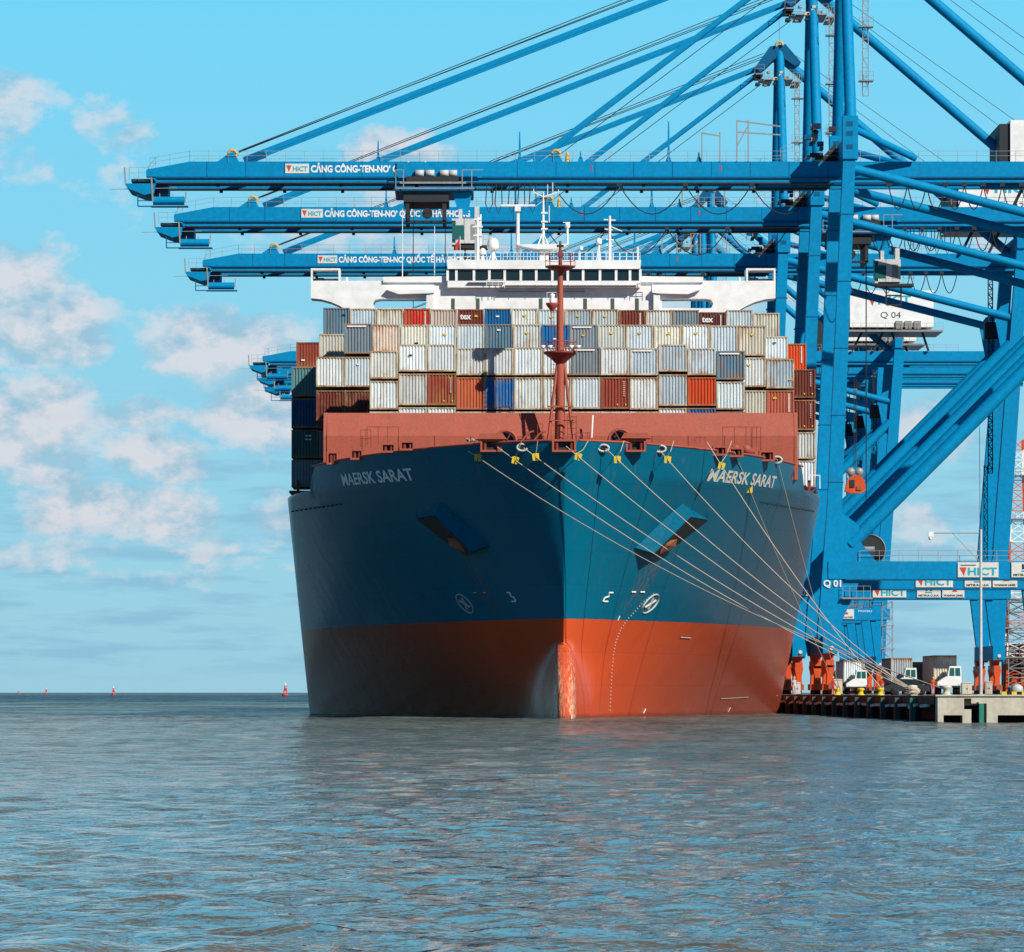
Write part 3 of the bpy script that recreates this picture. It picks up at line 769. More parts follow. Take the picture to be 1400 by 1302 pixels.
# ---------------------------------------------------------------- CONTAINERS
CMESH = {}
def cont_meshes(h, L):
    key = (round(h, 2), L)
    if key in CMESH: return CMESH[key]
    W = 2.438; w = W/2
    fr = MB(); t = .13
    for sx_ in (-1, 1):
        for yy in (0, L-t):
            a, c_ = sorted((sx_*w, sx_*(w-t))); fr.box(a, c_, yy, yy+t, 0, h, CFRAME)
    for yy in (0.004, L-.12):
        fr.box(-w+t, w-t, yy, yy+.11, 0.0, .14, CFRAME); fr.box(-w+t, w-t, yy, yy+.11, h-.11, h, CFRAME)
    for sx_ in (-1, 1):
        a, c_ = sorted((sx_*w*.998, sx_*(w-.08)))
        fr.box(a, c_, t, L-t, 0, .15, CFRAME); fr.box(a, c_, t, L-t, h-.09, h-.002, CFRAME)
        for zz_ in (0, h-.12):                       # corner castings
            a, c_ = sorted((sx_*(w+.012), sx_*(w-.18))); fr.box(a, c_, -.02, .16, zz_-.008, zz_+.128, CFRAME)
    body = MB()
    # corrugated end
    pts = []; x = -w+t; p_ = .262; d_ = .085
    nrib = int((W-2*t)/p_); p_ = (W-2*t)/nrib
    for k in range(nrib):
        pts += [(x, .02), (x+p_*.30, .02), (x+p_*.48, .02+d_), (x+p_*.82, .02+d_)]; x += p_
    pts.append((x, .02))
    for side in (0, 1):
        vs = []; n = len(pts)
        for (a, dd) in pts:
            yy = dd+.01 if side == 0 else L-dd-.01
            vs += [(a, yy, .14), (a, yy, h-.11)]
        body.add(vs, [(2*i, 2*i+2, 2*i+3, 2*i+1) for i in range(n-1)], CPAINT)
    # corrugated sides
    nr = int((L-.3)/.42); st = (L-.3)/nr
    for sx_ in (-1, 1):
        pr = []; y = .15
        for k in range(nr):
            pr += [(y, 0), (y+st*.3, 0), (y+st*.48, .04), (y+st*.82, .04)]; y += st
        pr.append((y, 0)); vs = []
        for (a, dd) in pr: vs += [(sx_*(w-.012-dd), a, .15), (sx_*(w-.012-dd), a, h-.09)]
        body.add(vs, [(2*i, 2*i+2, 2*i+3, 2*i+1) for i in range(len(pr)-1)], CPAINT)
    body.box(-w+.02, w-.02, .05, L-.05, h-.05, h-.02, CPAINT); body.box(-w+.02, w-.02, .05, L-.05, .03, .06, CPAINT)
    import bmesh as _b
    r = []
    for q, nm in ((body, 'corrugated_body'), (fr, 'corner_frame')):
        me = q.mesh(nm); bm = _b.new(); bm.from_mesh(me); _b.ops.recalc_face_normals(bm, faces=bm.faces); bm.to_mesh(me); bm.free(); r.append(me)
    CMESH[key] = r; return r
PAL = {'white': (.74, .80, .81), 'off-white': (.68, .72, .69), 'cream': (.72, .68, .56), 'pale grey': (.52, .61, .65), 'grey': (.24, .30, .33),
       'blue-grey': (.13, .24, .32), 'brick red': (.33, .065, .04), 'brown': (.20, .045, .032), 'bright orange': (.72, .085, .02), 'orange-red': (.55, .13, .055), 'scarlet': (.62, .05, .03),
       'blue': (.008, .16, .42), 'pinkish': (.70, .56, .47), 'salmon red': (.52, .12, .07), 'dark green': (.05, .15, .14), 'dark blue': (.01, .12, .30), 'dark grey': (.06, .08, .10), 'teal grey': (.09, .22, .24),
       'dark maroon': (.12, .03, .03)}
HDR = None
rc = random.Random(11)
def container(X, Y, ztop_, h, colour, label, group='containers stacked on the ship', L=6.06, bar_=False, plc=None, txt=None, line=None, frame=None):
    e = empty('shipping_container', (X, Y, ztop_-h), label, 'shipping container', group)
    bm_, fm = cont_meshes(h, L)
    c = PAL[colour]; j = rc.uniform(.80, 1.08); w_ = rc.uniform(-.05, .05); c = (min(1, c[0]*j*(1+w_)), min(1, c[1]*j), min(1, c[2]*j*(1-w_)))
    o = bpy.data.objects.new('corrugated_body', bm_); COL.objects.link(o); o.parent = e; o.color = (*c, 1)
    o = bpy.data.objects.new('corner_frame', fm); COL.objects.link(o); o.parent = e
    lum = sum(c)/3
    if frame is None: frame = (.60, .52, .38) if lum > .4 else tuple(v*.8+.02 for v in c)
    if lum > .4 and rc.random() < .4: frame = (.62, .58, .48)
    o.color = (*frame, 1)
    if bar_:
        mb = MB(); mb.box(-.95, .75, -.045, .0, h-.30, h-.17, LETW); mb.build('header_plate', e)
    if plc:
        px, pz, mt = plc; mb = MB(); w_ = .16
        mb.box(px-w_, px+w_, -.03, 0.005, pz*h-.07, pz*h+.07, mt)
        if mt is YEL: mb.box(px-.05, px+.05, -.032, 0, pz*h+.07, pz*h+.13, mt)
        mb.build('placard', e)
    if txt:
        mb = MB(); text_box(mb, txt, -1.0 if txt != '::' else 0, .05 if txt != '::' else .6, -.03, h-.95, h-.45, LETW, .03); mb.build('lettering', e, recalc=False)
    if line:
        mb = MB()
        if line == 'num':
            zz_ = h*.4
            rr = random.Random(int(X*10))
            while zz_ < h*.88: mb.box(.72, .82, -.03, .0, zz_, zz_+.10, LETO); zz_ += .17
            mb.box(.14, .26, -.035, 0, .30, .42, YEL); mb.box(.86, .98, -.035, 0, .30, .42, YEL)
        elif line == 'bar': mb.box(.72, .80, -.03, 0, h*.3, h*.9, LETW)
        mb.build('marking', e)
    return e
ORD = ['leftmost', 'second from left', 'third from left', 'fourth from left', 'fifth from left', 'sixth from left', 'seventh from left', 'eighth from left',
       'ninth from left', 'tenth from left', 'eleventh from left', 'twelfth from left', 'thirteenth from left', 'fourteenth from left', 'fifteenth from left', 'sixteenth from left', 'rightmost']
def ordl(i, n):
    if i == 0: return 'leftmost'
    if i == n-1: return 'rightmost'
    if i < n/2: return ORD[i]
    return ORD[n-1-i].replace('left', 'right')
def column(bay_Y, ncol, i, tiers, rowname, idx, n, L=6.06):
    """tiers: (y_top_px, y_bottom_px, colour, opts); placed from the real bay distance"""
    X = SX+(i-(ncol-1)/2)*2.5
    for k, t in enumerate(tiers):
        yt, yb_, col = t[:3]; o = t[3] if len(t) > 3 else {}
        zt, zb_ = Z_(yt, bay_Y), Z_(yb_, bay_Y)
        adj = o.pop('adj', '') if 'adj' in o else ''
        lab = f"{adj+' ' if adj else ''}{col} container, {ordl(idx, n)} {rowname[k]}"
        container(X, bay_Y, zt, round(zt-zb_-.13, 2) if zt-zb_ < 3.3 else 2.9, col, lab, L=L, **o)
Y_, K_ = YEL, DARK
# bay D: top row in front of the bridge (17 of 19 rows) plus the two outer, lower ones
rowD = ['in the top row before the white bridge']
D = [(421, 'blue-grey', {'plc': (.7, .75, K_)}), (422, 'pale grey', {}), (422, 'cream', {}), (422, 'scarlet', {'line': 'bar'}), (423, 'pinkish', {}), (423, 'brown', {'txt': 'tex', 'plc': (.5, .75, Y_)}),
     (422, 'blue', {'plc': (0, .72, LETW)}), (422, 'off-white', {'plc': (0, .75, Y_)}), (423, 'white', {'plc': (0, .72, Y_)}), (423, 'pale grey', {'plc': (0, .75, Y_)}), (423, 'off-white', {'plc': (0, .75, Y_)}),
     (424, 'brown', {'line': 'bar'}), (424, 'off-white', {}), (424, 'grey', {}), (427, 'dark maroon', {'txt': 'tex', 'line': 'bar'}), (424, 'pale grey', {}), (428, 'cream', {})]
for k, (yt, c, o) in enumerate(D):
    column(YD, 19, k+1, [(yt, yt+40, c, o)], rowD, k, 17, L=12.19)
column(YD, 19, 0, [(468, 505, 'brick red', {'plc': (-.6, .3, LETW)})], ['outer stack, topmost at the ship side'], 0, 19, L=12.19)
column(YD, 19, 18, [(470, 510, 'bright orange', {'line': 'bar'})], ['outer stack, topmost at the ship side'], 18, 19, L=12.19)
# bay C outer stacks
rC0 = ['outer stack, top tier', 'outer stack, second tier', 'outer stack, third tier', 'outer stack, lowest tier']
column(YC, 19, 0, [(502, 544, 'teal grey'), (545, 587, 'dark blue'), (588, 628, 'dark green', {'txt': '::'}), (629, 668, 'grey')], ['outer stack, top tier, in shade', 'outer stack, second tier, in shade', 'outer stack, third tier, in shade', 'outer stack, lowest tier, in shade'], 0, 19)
column(YC, 19, 18, [(505, 546, 'brown', {'line': 'num'}), (547, 590, 'brown', {'line': 'num'}), (591, 629, 'off-white'), (630, 668, 'white')], ['outer stack, top tier beside crane leg', 'outer stack, second tier beside crane leg', 'outer stack, third tier beside crane leg', 'outer stack, lowest tier beside crane leg'], 18, 19)
rC1 = ['in the stack one in from the ship side']
column(YC, 19, 1, [(457, 490, 'cream', {'adj': 'rusty'}), (547, 588, 'teal grey', {}), (589, 628, 'grey', {}), (629, 668, 'grey', {})], ['step container, left inner stack', 'inner stack beside breakwater edge, second tier', 'inner stack beside breakwater edge, third tier', 'inner stack beside breakwater edge, lowest tier'], 1, 19)
column(YC, 19, 17, [(460, 494, 'white', {'plc': (0, .72, RUST)}), (575, 612, 'off-white', {}), (613, 650, 'off-white', {})], ['step container, right inner stack', 'inner stack beside breakwater edge, middle', 'inner stack beside breakwater edge, lowest'], 17, 19)
# bay B (17 rows)
rowB = 'in the second row from the top'
Bt = [None, ('grey', 442.6, {'bar_': True, 'adj': 'rust-framed'}), ('pinkish', 443.5, {}), ('cream', 444, {'plc': (.2, .35, K_)}), ('white', 444, {'plc': (.2, .65, Y_)}), ('white', 443.5, {}),
      ('blue-grey', 443.5, {'plc': (0, .8, LETW), 'adj': 'rusty'}), ('off-white', 443.5, {'plc': (0, .7, Y_)}), ('blue', 444, {'plc': (0, .5, LETW)}), ('grey', 444, {'bar_': True, 'plc': (0, .62, YEL2)}), ('off-white', 444, {'plc': (0, .7, Y_)}),
      ('white', 444, {'plc': (0, .7, YEL2)}), ('cream', 444.5, {'plc': (.1, .7, Y_)}), ('white', 444, {'plc': (0, .7, Y_)}), ('white', 445, {'adj': 'rust-stained'}), ('cream', 445.5, {'adj': 'rust-streaked', 'plc': (0, .7, Y_)}), None]
for i, t in enumerate(Bt):
    if t: column(YB, 17, i, [(t[1], t[1]+(43 if i in (1, 15) else 41), t[0], dict(t[2]))], [rowB], i-1, 15)
nr = ['in the row beside the front stacks']
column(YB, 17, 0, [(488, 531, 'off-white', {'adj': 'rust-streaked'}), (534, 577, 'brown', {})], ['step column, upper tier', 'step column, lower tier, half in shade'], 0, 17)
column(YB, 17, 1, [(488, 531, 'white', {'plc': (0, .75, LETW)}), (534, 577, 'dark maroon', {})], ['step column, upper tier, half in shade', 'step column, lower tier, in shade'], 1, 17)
column(YB, 17, 15, [(489, 531, 'white', {'adj': 'rust-stained', 'plc': (-.3, .75, Y_)}), (534, 575, 'cream', {})], ['step column, upper tier', 'step column, lower tier'], 15, 17)
column(YB, 17, 16, [(491, 533, 'pale grey', {'plc': (.9, .3, YEL2)}), (534, 578, 'salmon red', {'line': 'bar', 'plc': (-.5, .75, Y_)})], ['step column, upper tier', 'step column, lower tier'], 16, 17)
# bay A front stacks (13 rows), three tiers
A = [((480, 520, 'off-white'), (521, 562, 'white'), (563, 602, 'white')),
     ((471, 510, 'white', {'plc': (-.2, .6, DARK)}), (511, 556, 'off-white', {}), (557, 600, 'white')),
     ((471, 510, 'white'), (511, 556, 'brick red', {'line': 'num'}), (557, 600, 'white')),
     ((476, 515, 'off-white'), (516, 562, 'orange-red'), (563, 602, 'off-white')),
     ((476, 515, 'off-white'), (516, 562, 'blue'), (563, 602, 'off-white')),
     ((475, 515, 'white'), (516, 562, 'off-white', {'adj': 'rust-speckled'}), (563, 602, 'white')),
     ((475, 515, 'white'), (516, 562, 'off-white'), (563, 602, 'white')),
     ((475, 515, 'grey', {'bar_': True}), (516, 561, 'white'), (563, 602, 'off-white')),
     ((475, 515, 'white'), (516, 561, 'brick red', {'line': 'num'}), (563, 602, 'white')),
     ((476, 515, 'pale grey', {'bar_': True}), (516, 562, 'white'), (563, 602, 'white')),
     ((471, 510, 'pale grey'), (512, 557, 'pale grey'), (558, 602, 'white')),
     ((476, 515, 'pale grey'), (516, 557, 'bright orange', {'adj': 'stained'}), (558, 602, 'blue')),
     ((480, 521, 'blue-grey', {'bar_': True}), (522, 562, 'off-white'), (563, 602, 'dark blue'))]
for i, t in enumerate(A):
    column(YA, 13, i, t, ['front stack, upper tier', 'front stack, middle tier', 'front stack, lowest tier behind breakwater'], i, 13)

# internal racks that carry the stacks behind (seen only as dark gaps)
def rack(ya, yb2, w, z1, name='cell_guide_rack'):
    mb = MB(); x = -w
    while x <= w+.01:
        for y in (ya+.4, yb2-.4): mb.box(x-.1, x+.1, y-SY-.1, y-SY+.1, 19.35, z1, DARK)
        x += 2.5
    mb.box(-w, w, ya-SY+.3, yb2-SY-.3, z1-.25, z1-.02, DARK)
    mb.build(name, ship)
rack(YB, YB+6.1, 16.25, Z_(485, YB)); rack(YC, YC+6.1, 21.0, Z_(494.5, YC)+.0) if False else None
rack(YD, YD+12.2, 21.25, Z_(463.5, YD))
for sg in (-1, 1):
    mb = MB()
    for px in range(3): mb.box(sg*(20.5+px*1.3)-.12, sg*(20.5+px*1.3)+.12, YC-SY-.6, YC-SY-.4, 19.35, 20.6+px*.35, RED2)
    a, c_ = sorted((sg*20, sg*23.9)); mb.box(a, c_, YC-SY-.7, YC-SY+5, 20.15, 20.35, RED2)
    mb.build('stack_pedestal', ship)
# small white gangway frame by the right stack
mb = MB(); Y = YC-1.2
for a_, c_ in (((1106, 650), (1121, 650)), ((1121, 650), (1121, 668)), ((1106, 650), (1106, 654))):
    mb.bar((X_(a_[0], Y)-SX, Y-SY, Z_(a_[1], Y)), (X_(c_[0], Y)-SX, Y-SY, Z_(c_[1], Y)), .08, .08, WHITE)
mb.build('gangway_frame', ship)

# ---------------------------------------------------------------- ROPES, RAT GUARDS
GRPR = 'mooring ropes from the bow to the quay'
QZ = 1.85
def rope(p_start, p_end, sag, label, r=.036):
    mb = MB(); pts = []; n = 28
    for k in range(n+1):
        t = k/n; q = p_start.lerp(p_end, t); q.z -= sag*4*t*(1-t); pts.append(q)
    mb.tube(pts, r, ROPE, 6)
    o = mb.build('mooring_rope'); tag(o, label, 'mooring rope', GRPR); return pts
def hullw(px, py, out=.5): return hull_hit(px, py, out)+Vector((SX, SY, 0))
b1 = Vector((33.6, 357, 2.35)); b2 = Vector((33.9, 334, 2.35)); b3 = Vector((33.5, 425, 2.3))
lines = [
 ((640, 617), b2, 1.6, 'lowest mooring rope, crossing the dark bow to the far concrete end', (652, 628)),
 ((680, 612), b1, 1.2, 'mooring rope from the red fairlead left of the foremast', (703, 631)),
 ((716, 613), b1+Vector((.2, 1, 0)), 1.0, 'mooring rope from the oval chock just left of the foremast', (732, 625)),
 ((774, 611), b1+Vector((.1, -1, 0)), 1.0, 'mooring rope from the centre fairlead under the foremast', (794, 620)),
 ((828, 614), b1+Vector((.3, .5, 0)), 1.0, 'mooring rope from the oval chock right of the foremast', (843, 630)),
 ((901, 616), b1+Vector((.2, 3, 0)), .9, 'mooring rope from the chock below the right winch shelf', (911, 630)),
 ((966, 605), Vector((33.4, 378, 2.3)), .8, 'mooring rope passing beside the ship name on the right', (990, 635)),
 ((1004, 619), b3, .6, 'steep mooring rope crossing the letters of the ship name', (1028, 668)),
 ((1062, 629), b3+Vector((.1, -.8, 0)), .5, 'steepest mooring rope, hanging from the rightmost chock', None)]
for s_, e_, sag, lab, g in lines:
    pts = rope(hullw(*s_), e_, sag, lab)
    if g:
        # position on the rope closest to the photographed guard
        best = min(pts_i for pts_i in range(0, 1))
        bt, bd = 0, 1e9
        for k in range(400):
            t = k/400*.4; q = hullw(*s_).lerp(e_, t); q.z -= sag*4*t*(1-t)
            px, py = VX+F*q.x/q.y, HY-F*(q.z-CH)/q.y
            d = (px-g[0])**2+(py-g[1])**2
            if d < bd: bd, bt, bq = d, t, q.copy()
        root = empty('rat_guard', bq, '', 'rat guard', 'yellow rat guards on the mooring ropes')
        root['label'] = 'yellow rat guard on the ' + lab.replace('mooring rope', 'rope').replace(', crossing the dark bow to the far concrete end', ' across the dark bow').replace('lowest', 'lowest')
        mb = MB(); ang = random.uniform(-.3, .3)
        for sg in (-1, 1):
            poly = [(sg*.05, -.30), (sg*.25, -.28), (sg*.28, .25), (sg*.05, .30)]
            mb.prism([(x*math.cos(ang)-z_*math.sin(ang), x*math.sin(ang)+z_*math.cos(ang)) for x, z_ in poly], -.05+sg*.02, .01+sg*.02, YEL)
        mb.build('guard_plate', root)
        mb = MB(); mb.prism([(-.07, .02), (.07, .02), (.07, .28), (-.07, .28)], -.09, .05, YEL2); mb.build('hub', root)
        if g[0] > 700 and g[0] < 1000:
            mb = MB(); top = hullw(g[0]+10 if g[0] != 732 else 735, 603, .3); mb.tube([Vector((0, 0, .3)), Vector(((top-bq).x*.5, (top-bq).y*.5, (top-bq).z*.45)), top-bq], .03, ROPE, 5); mb.build('tether', root)

# ---------------------------------------------------------------- QUAY
QX = 32.2
mb = MB(); mb.box(QX+1.2, 400, 322.5, 6000, 1.2, QZ, CONC2); tag(mb.build('quay_apron'), kind='structure')
# end wall of the quay, faces the camera
qw = empty('quay_end_wall', (QX, 322, 0), 'pale concrete end wall of the quay with dark recesses', 'quay wall')
def ql(px): return X_(px, 322)-QX
def qz(py): return Z_(py, 322)
mb = MB(); dep = 1.6
cells = [(1282, 1290, 989.5, 952), (1290, 1316, 978, 952), (1316, 1318, 989.5, 952), (1318, 1328, 955, 952), (1318, 1328, 989.5, 970), (1328, 1349, 962, 952), (1349, 1364, 989.5, 952), (1364, 1800, 978, 952)]
for i, (a, c_, y0_, y1_) in enumerate(cells): mb.box(ql(a), ql(c_), 0, dep, -.6 if y0_ > 989 else qz(y0_), qz(y1_), CONC)
mb.build('concrete_face', qw)
mb = MB(); mb.box(ql(1282)+.02, ql(1800), dep-.1, dep+.3, -.6, qz(953), BLACK); mb.build('recess_back', qw)  # black sheet gives the recesses their shade
mb = MB(); mb.box(ql(1282)-.15, ql(1800), -.12, dep+.3, qz(952), qz(952)+.1, CONC); mb.build('coping', qw)
mb = MB(); n_ = 0; x = ql(1370)
while x < ql(1780): mb.box(x, x+.35, .2, .5, qz(952)+.1, qz(952)+.32, YEL if n_ % 2 == 0 else BLACK); x += .35; n_ += 1
mb.build('striped_kerb', qw)
o = tag(MB(), None) if False else None
f = MB(); f.box(ql(1338), ql(1344.5), -.45, .05, -.5, qz(962), DGREEN); f.box(ql(1336), ql(1338)-.01, -.1, .1, -.5, qz(962)+.1, BLACK)
o = f.build('dock_fender', loc=(QX, 322, 0)); tag(o, 'green fender standing in the recess of the concrete end wall', 'fender', 'green and rusty fenders on the quay')
# quay side facing the ship: deck edge beam, dark void, fender posts
qs = empty('quay_side', (QX, 324, 0), 'dark pile-supported quay side with rusty edge beam beside the ship', 'quay wall')
mb = MB(); mb.box(0, 1.4, 0, 520, 1.28, QZ+.03, EDGE); mb.build('edge_beam', qs)
mb = MB(); mb.box(2.6, 3.0, 0, 520, -1, 1.3, BLACK); mb.build('void_back', qs)  # black sheet in place of the darkness under the deck
rr = random.Random(5); y = 2
while y < 160:
    L = rr.uniform(3, 7); mb = MB(); mb.bar((-.2, y, 1.12+rr.uniform(0, .1)), (-.2, y+L, 1.02+rr.uniform(0, .14)), .2, .2, FOAM); mb.build('service_pipe', qs); y += L+rr.uniform(.3, 3)
for k in range(22):
    Yf = 336.7+12.1*k
    mb = MB(); mb.box(-.5, -.12, -.35, .35, -.6, 1.72, DOLIVE if k else DGREEN)
    mb.box(-.12, .3, -.55, .55, -.3, 1.3, BLACK)
    fo = mb.build('dock_fender', loc=(QX, Yf, 0))
    tag(fo, ['bright green fender nearest the concrete end wall', 'second fender post from the concrete end wall', 'third fender post from the concrete end wall', 'fourth fender post from the concrete end wall', 'fifth fender post from the concrete end wall', 'sixth fender post from the concrete end wall', 'seventh fender post from the concrete end wall', 'eighth fender post from the concrete end wall', 'ninth fender post from the concrete end wall', 'tenth fender post from the concrete end wall', 'eleventh fender post from the concrete end wall', 'twelfth fender post, beside the ship side'][k] if k < 12 else 'fender post on the quay side hidden along the hull', 'fender', 'green and rusty fenders on the quay')
def bollard(x, y, mat, lab, s=1):
    mb = MB(); mb.lathe((0, 0, 0), [(.34*s, 0), (.30*s, .08), (.22*s, .12), (.20*s, .35*s), (.32*s, .45*s), (.30*s, .58*s), (0, .62*s)], mat, 14)
    o = mb.build('mooring_bollard', loc=(x, y, QZ+.03)); tag(o, lab, 'bollard', 'bollards on the quay edge')
bollard(33.4, 425.0, YEL, 'yellow bollard nearest the ship where the steep ropes end'); bollard(33.2, 397, YEL, 'yellow bollard in front of the leftmost white truck'); bollard(33.2, 378, YEL, 'yellow bollard right of the leftmost white truck')
bollard(33.8, 357, CREAM, 'pale bollard holding the main bundle of ropes', 1.3); bollard(34.1, 334, CREAM, 'pale bollard on the concrete end of the quay', 1.2)
# splash of hawser eyes round the bundle bollard
mb = MB()
for k in range(5):
    pts = [(.5*math.cos(t)+rr.uniform(-.1, .1), .5*math.sin(t)+rr.uniform(-.1, .1), .2+k*.08) for t in [i*math.pi/6 for i in range(13)]]
    mb.tube(pts, .07, ROPE, 5)
o = mb.build('hawser_eye', loc=(33.8, 357, QZ)); tag(o, 'coiled rope eyes around the pale bollard', 'rope coil')

# lamp post
lp = empty('lamp_post', (X_(1341, 345), 345, QZ), 'slender white camera pole with long side arm on the quay', 'pole')
Yl = 345; mb = MB(); mb.tube([(0, 0, 0), (0, 0, Z_(724, Yl)-QZ)], .13, DOCKGREY, 10, r2=.09); mb.box(-.3, .3, -.3, .3, 0, .12, CONC); mb.build('pole', lp)
mb = MB(); za = Z_(729, Yl)-QZ; xa = X_(1270, Yl)-X_(1341, Yl)
mb.tube([(0, 0, za), (xa, 0, za)], .035, GREY, 6); mb.tube([(0, 0, za-2.2), (xa*.55, 0, za)], .025, GREY, 5); mb.build('arm', lp)
mb = MB(); mb.box(xa-.05, xa+.35, -.15, .15, za-.28, za+.1, WHITE); mb.lathe((xa+.1, 0, za-.4), [(0, -.14), (.12, -.08), (.14, .1), (.1, .14)], WHITE, 10); mb.build('camera_head', lp)

# ---------------------------------------------------------------- CRANES
CRX = 39.0; 
def cz(z): return z-QZ
def wx(z): return 37.0+2.6*(z/62)-CRX        # waterside leg centre
def lx(z): return 65.5+4.2*(z/57)-CRX        # landside leg centre
HALF = 8.75
def railing(mb, pts, h=1.1, step=2.0, mat=GREY, w=.045):
    for a, c_ in zip(pts[:-1], pts[1:]):
        a, c_ = Vector(a), Vector(c_); L = (c_-a).length; n = max(1, int(L/step))
        for k in range(n+1):
            q = a.lerp(c_, k/n); mb.bar(q, q+Vector((0, 0, h)), w, w, mat)
        for hh in (h, h*.55): mb.bar(a+Vector((0, 0, hh)), c_+Vector((0, 0, hh)), w*.8, w*.8, mat)
def lattice(mb, x, y, z0, z1, w, d, mat, t=.06, pitch=1.6):
    for i in (-1, 1):
        for j in (-1, 1): mb.bar((x+i*w/2, y+j*d/2, z0), (x+i*w/2, y+j*d/2, z1), t, t, mat)
    z_ = z0; k = 0
    while z_ < z1:
        z2 = min(z_+pitch, z1)
        for j in (-1, 1):
            mb.bar((x-w/2, y+j*d/2, z_), (x+w/2, y+j*d/2, z_), t*.8, t*.8, mat)
            a = (-1, 1) if k % 2 == 0 else (1, -1)
            mb.bar((x+a[0]*w/2, y+j*d/2, z_), (x+a[1]*w/2, y+j*d/2, z2), t*.8, t*.8, mat)
        z_ += pitch; k += 1
def make_crane():
    root = empty('gantry_crane', (CRX, 0, QZ), 'x', 'crane', 'blue gantry cranes along the quay')
    def X(v): return v-CRX
    for sy in (-1, 1):
        y = sy*HALF
        # waterside legs
        mb = MB()
        mb.bar((wx(22), y, cz(22)), (wx(62), y, cz(62)), 1.5, 1.35, BLUE, 1.25, 1.3)
        mb.bar((wx(22), y, cz(22)), (wx(8), y, cz(8)), 1.5, 1.35, BLUE, 2.5, 1.6)
        mb.bar((wx(8), y, cz(8)), (wx(6), y, cz(6)), 2.5, 1.6, BLUE, 1.7, 1.4)
        for zz_ in (16.5, 24, 31, 38, 45, 52): mb.box(wx(zz_)-.80, wx(zz_)+.80, y-.70, y+.70, cz(zz_), cz(zz_)+.10, BLUE2)
        mb.build('leg', root)
        # landside legs
        mb = MB()
        mb.bar((lx(20), y, cz(20)), (lx(58), y, cz(58)), 2.0, 1.4, BLUE, 1.6, 1.3)
        mb.prism([(X(65.0), cz(14.2)), (X(65.9), cz(7.0)), (X(67.4), cz(7.0)), (X(67.9), cz(20)), (X(66.1), cz(20))], y-.7, y+.7, BLUE)
        mb.box(X(65.9), X(67.3), y-.65, y+.65, cz(6), cz(7.0), BLUE)
        mb.build('leg', root)
        # portal beam
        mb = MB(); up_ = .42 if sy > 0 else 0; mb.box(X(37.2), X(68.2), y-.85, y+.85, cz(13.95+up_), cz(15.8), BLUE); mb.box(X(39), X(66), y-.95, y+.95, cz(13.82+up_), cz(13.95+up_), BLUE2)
        mb.prism([(X(38.6), cz(15.8)), (X(42.2), cz(15.8)), (X(40.6), cz(17.8)), (X(40.4), cz(19.6)), (X(38.5), cz(21))], y-.55, y+.55, BLUE)
        mb.prism([(X(38.0), cz(13.95)), (X(40.6), cz(13.95)), (X(38.4), cz(9.0))], y-.6, y+.6, BLUE)
        mb.build('portal_beam', root)
        mb = MB(); railing(mb, [(X(40.5), y-.8, cz(15.8)), (X(67), y-.8, cz(15.8))]); mb.build('handrail', root)
        # big diagonal brace
        mb = MB(); mb.tube([(X(39.5), y, cz(17.5)), (X(68.3), y, cz(46.3))], .72, BLUE, 14); mb.build('diagonal_brace', root)
        mb = MB(); mb.tube([(X(40.0), y, cz(56.8)), (X(68.6), y, cz(49.5))], .50, BLUE, 12); mb.build('tie_brace', root)
        mb = MB(); mb.tube([(X(40.0), y, cz(61.0)), (X(46.8), y*.45, cz(58.5))], .38, BLUE, 10)
        mb.build('head_strut', root); mb = MB()
        mb.prism([(X(67.0), cz(51)), (X(68.2), cz(51.5)), (X(68.4), cz(44)), (X(67.2), cz(44.6)), (X(66.2), cz(49.8))], y-.12, y+.12, BLUE)
        mb.build('gusset_plate', root)
        # head block with windows (ladder access boxes)
        mb = MB(); mb.box(wx(60)-.8, wx(60)+.8, y-.9, y+.8, cz(57.8), cz(62.3), BLUE)
        for dz in (58.8, 60.2, 61.2): mb.box(wx(60)-.45, wx(60)+.25, y-.93, y-.9, cz(dz), cz(dz)+.5, BLUE2)
        mb.build('leg_head', root)
        # pylon
        mb = MB(); mb.tube([(wx(62), y, cz(62)), (X(39.5), sy*1.4, cz(84.2))], .62, BLUE, 12, r2=.55); mb.build('pylon', root)
        # backstay and boom stays
        if sy > 0: mb = MB(); mb.tube([(X(39.9), 0, cz(83.6)), (X(69.3), 0, cz(58.3))], .58, BLUE, 12); mb.build('backstay', root)
        mb = MB(); mb.bar((X(-24.2), sy*1.2, cz(58.7)), (X(37), sy*1.0, cz(82.4)), .50, .22, BLUE)
        mb.bar((X(-24.2), sy*1.2, cz(58.6)), (X(-22.0), sy*1.2, cz(59.45)), .55, .4, BLUE2); mb.build('forestay', root)
        mb = MB(); mb.bar((X(6.6), sy*1.2, cz(58.5)), (X(37.3), sy*1.0, cz(82.0)), .48, .2, BLUE); mb.build('inner_forestay', root)
        # end sill between legs is below; girder
        mb = MB(); yy = sy*3.0
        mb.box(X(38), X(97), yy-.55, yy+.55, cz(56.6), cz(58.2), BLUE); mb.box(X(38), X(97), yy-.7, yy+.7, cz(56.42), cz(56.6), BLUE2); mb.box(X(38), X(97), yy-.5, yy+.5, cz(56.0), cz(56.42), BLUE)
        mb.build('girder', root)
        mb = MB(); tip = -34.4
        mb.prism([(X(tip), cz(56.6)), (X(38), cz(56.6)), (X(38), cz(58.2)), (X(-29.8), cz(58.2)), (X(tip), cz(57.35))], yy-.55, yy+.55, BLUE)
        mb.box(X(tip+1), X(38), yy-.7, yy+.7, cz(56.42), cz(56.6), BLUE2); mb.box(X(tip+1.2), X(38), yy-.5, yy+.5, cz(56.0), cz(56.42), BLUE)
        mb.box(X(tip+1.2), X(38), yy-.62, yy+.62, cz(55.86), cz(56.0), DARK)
        xs_ = -28.0
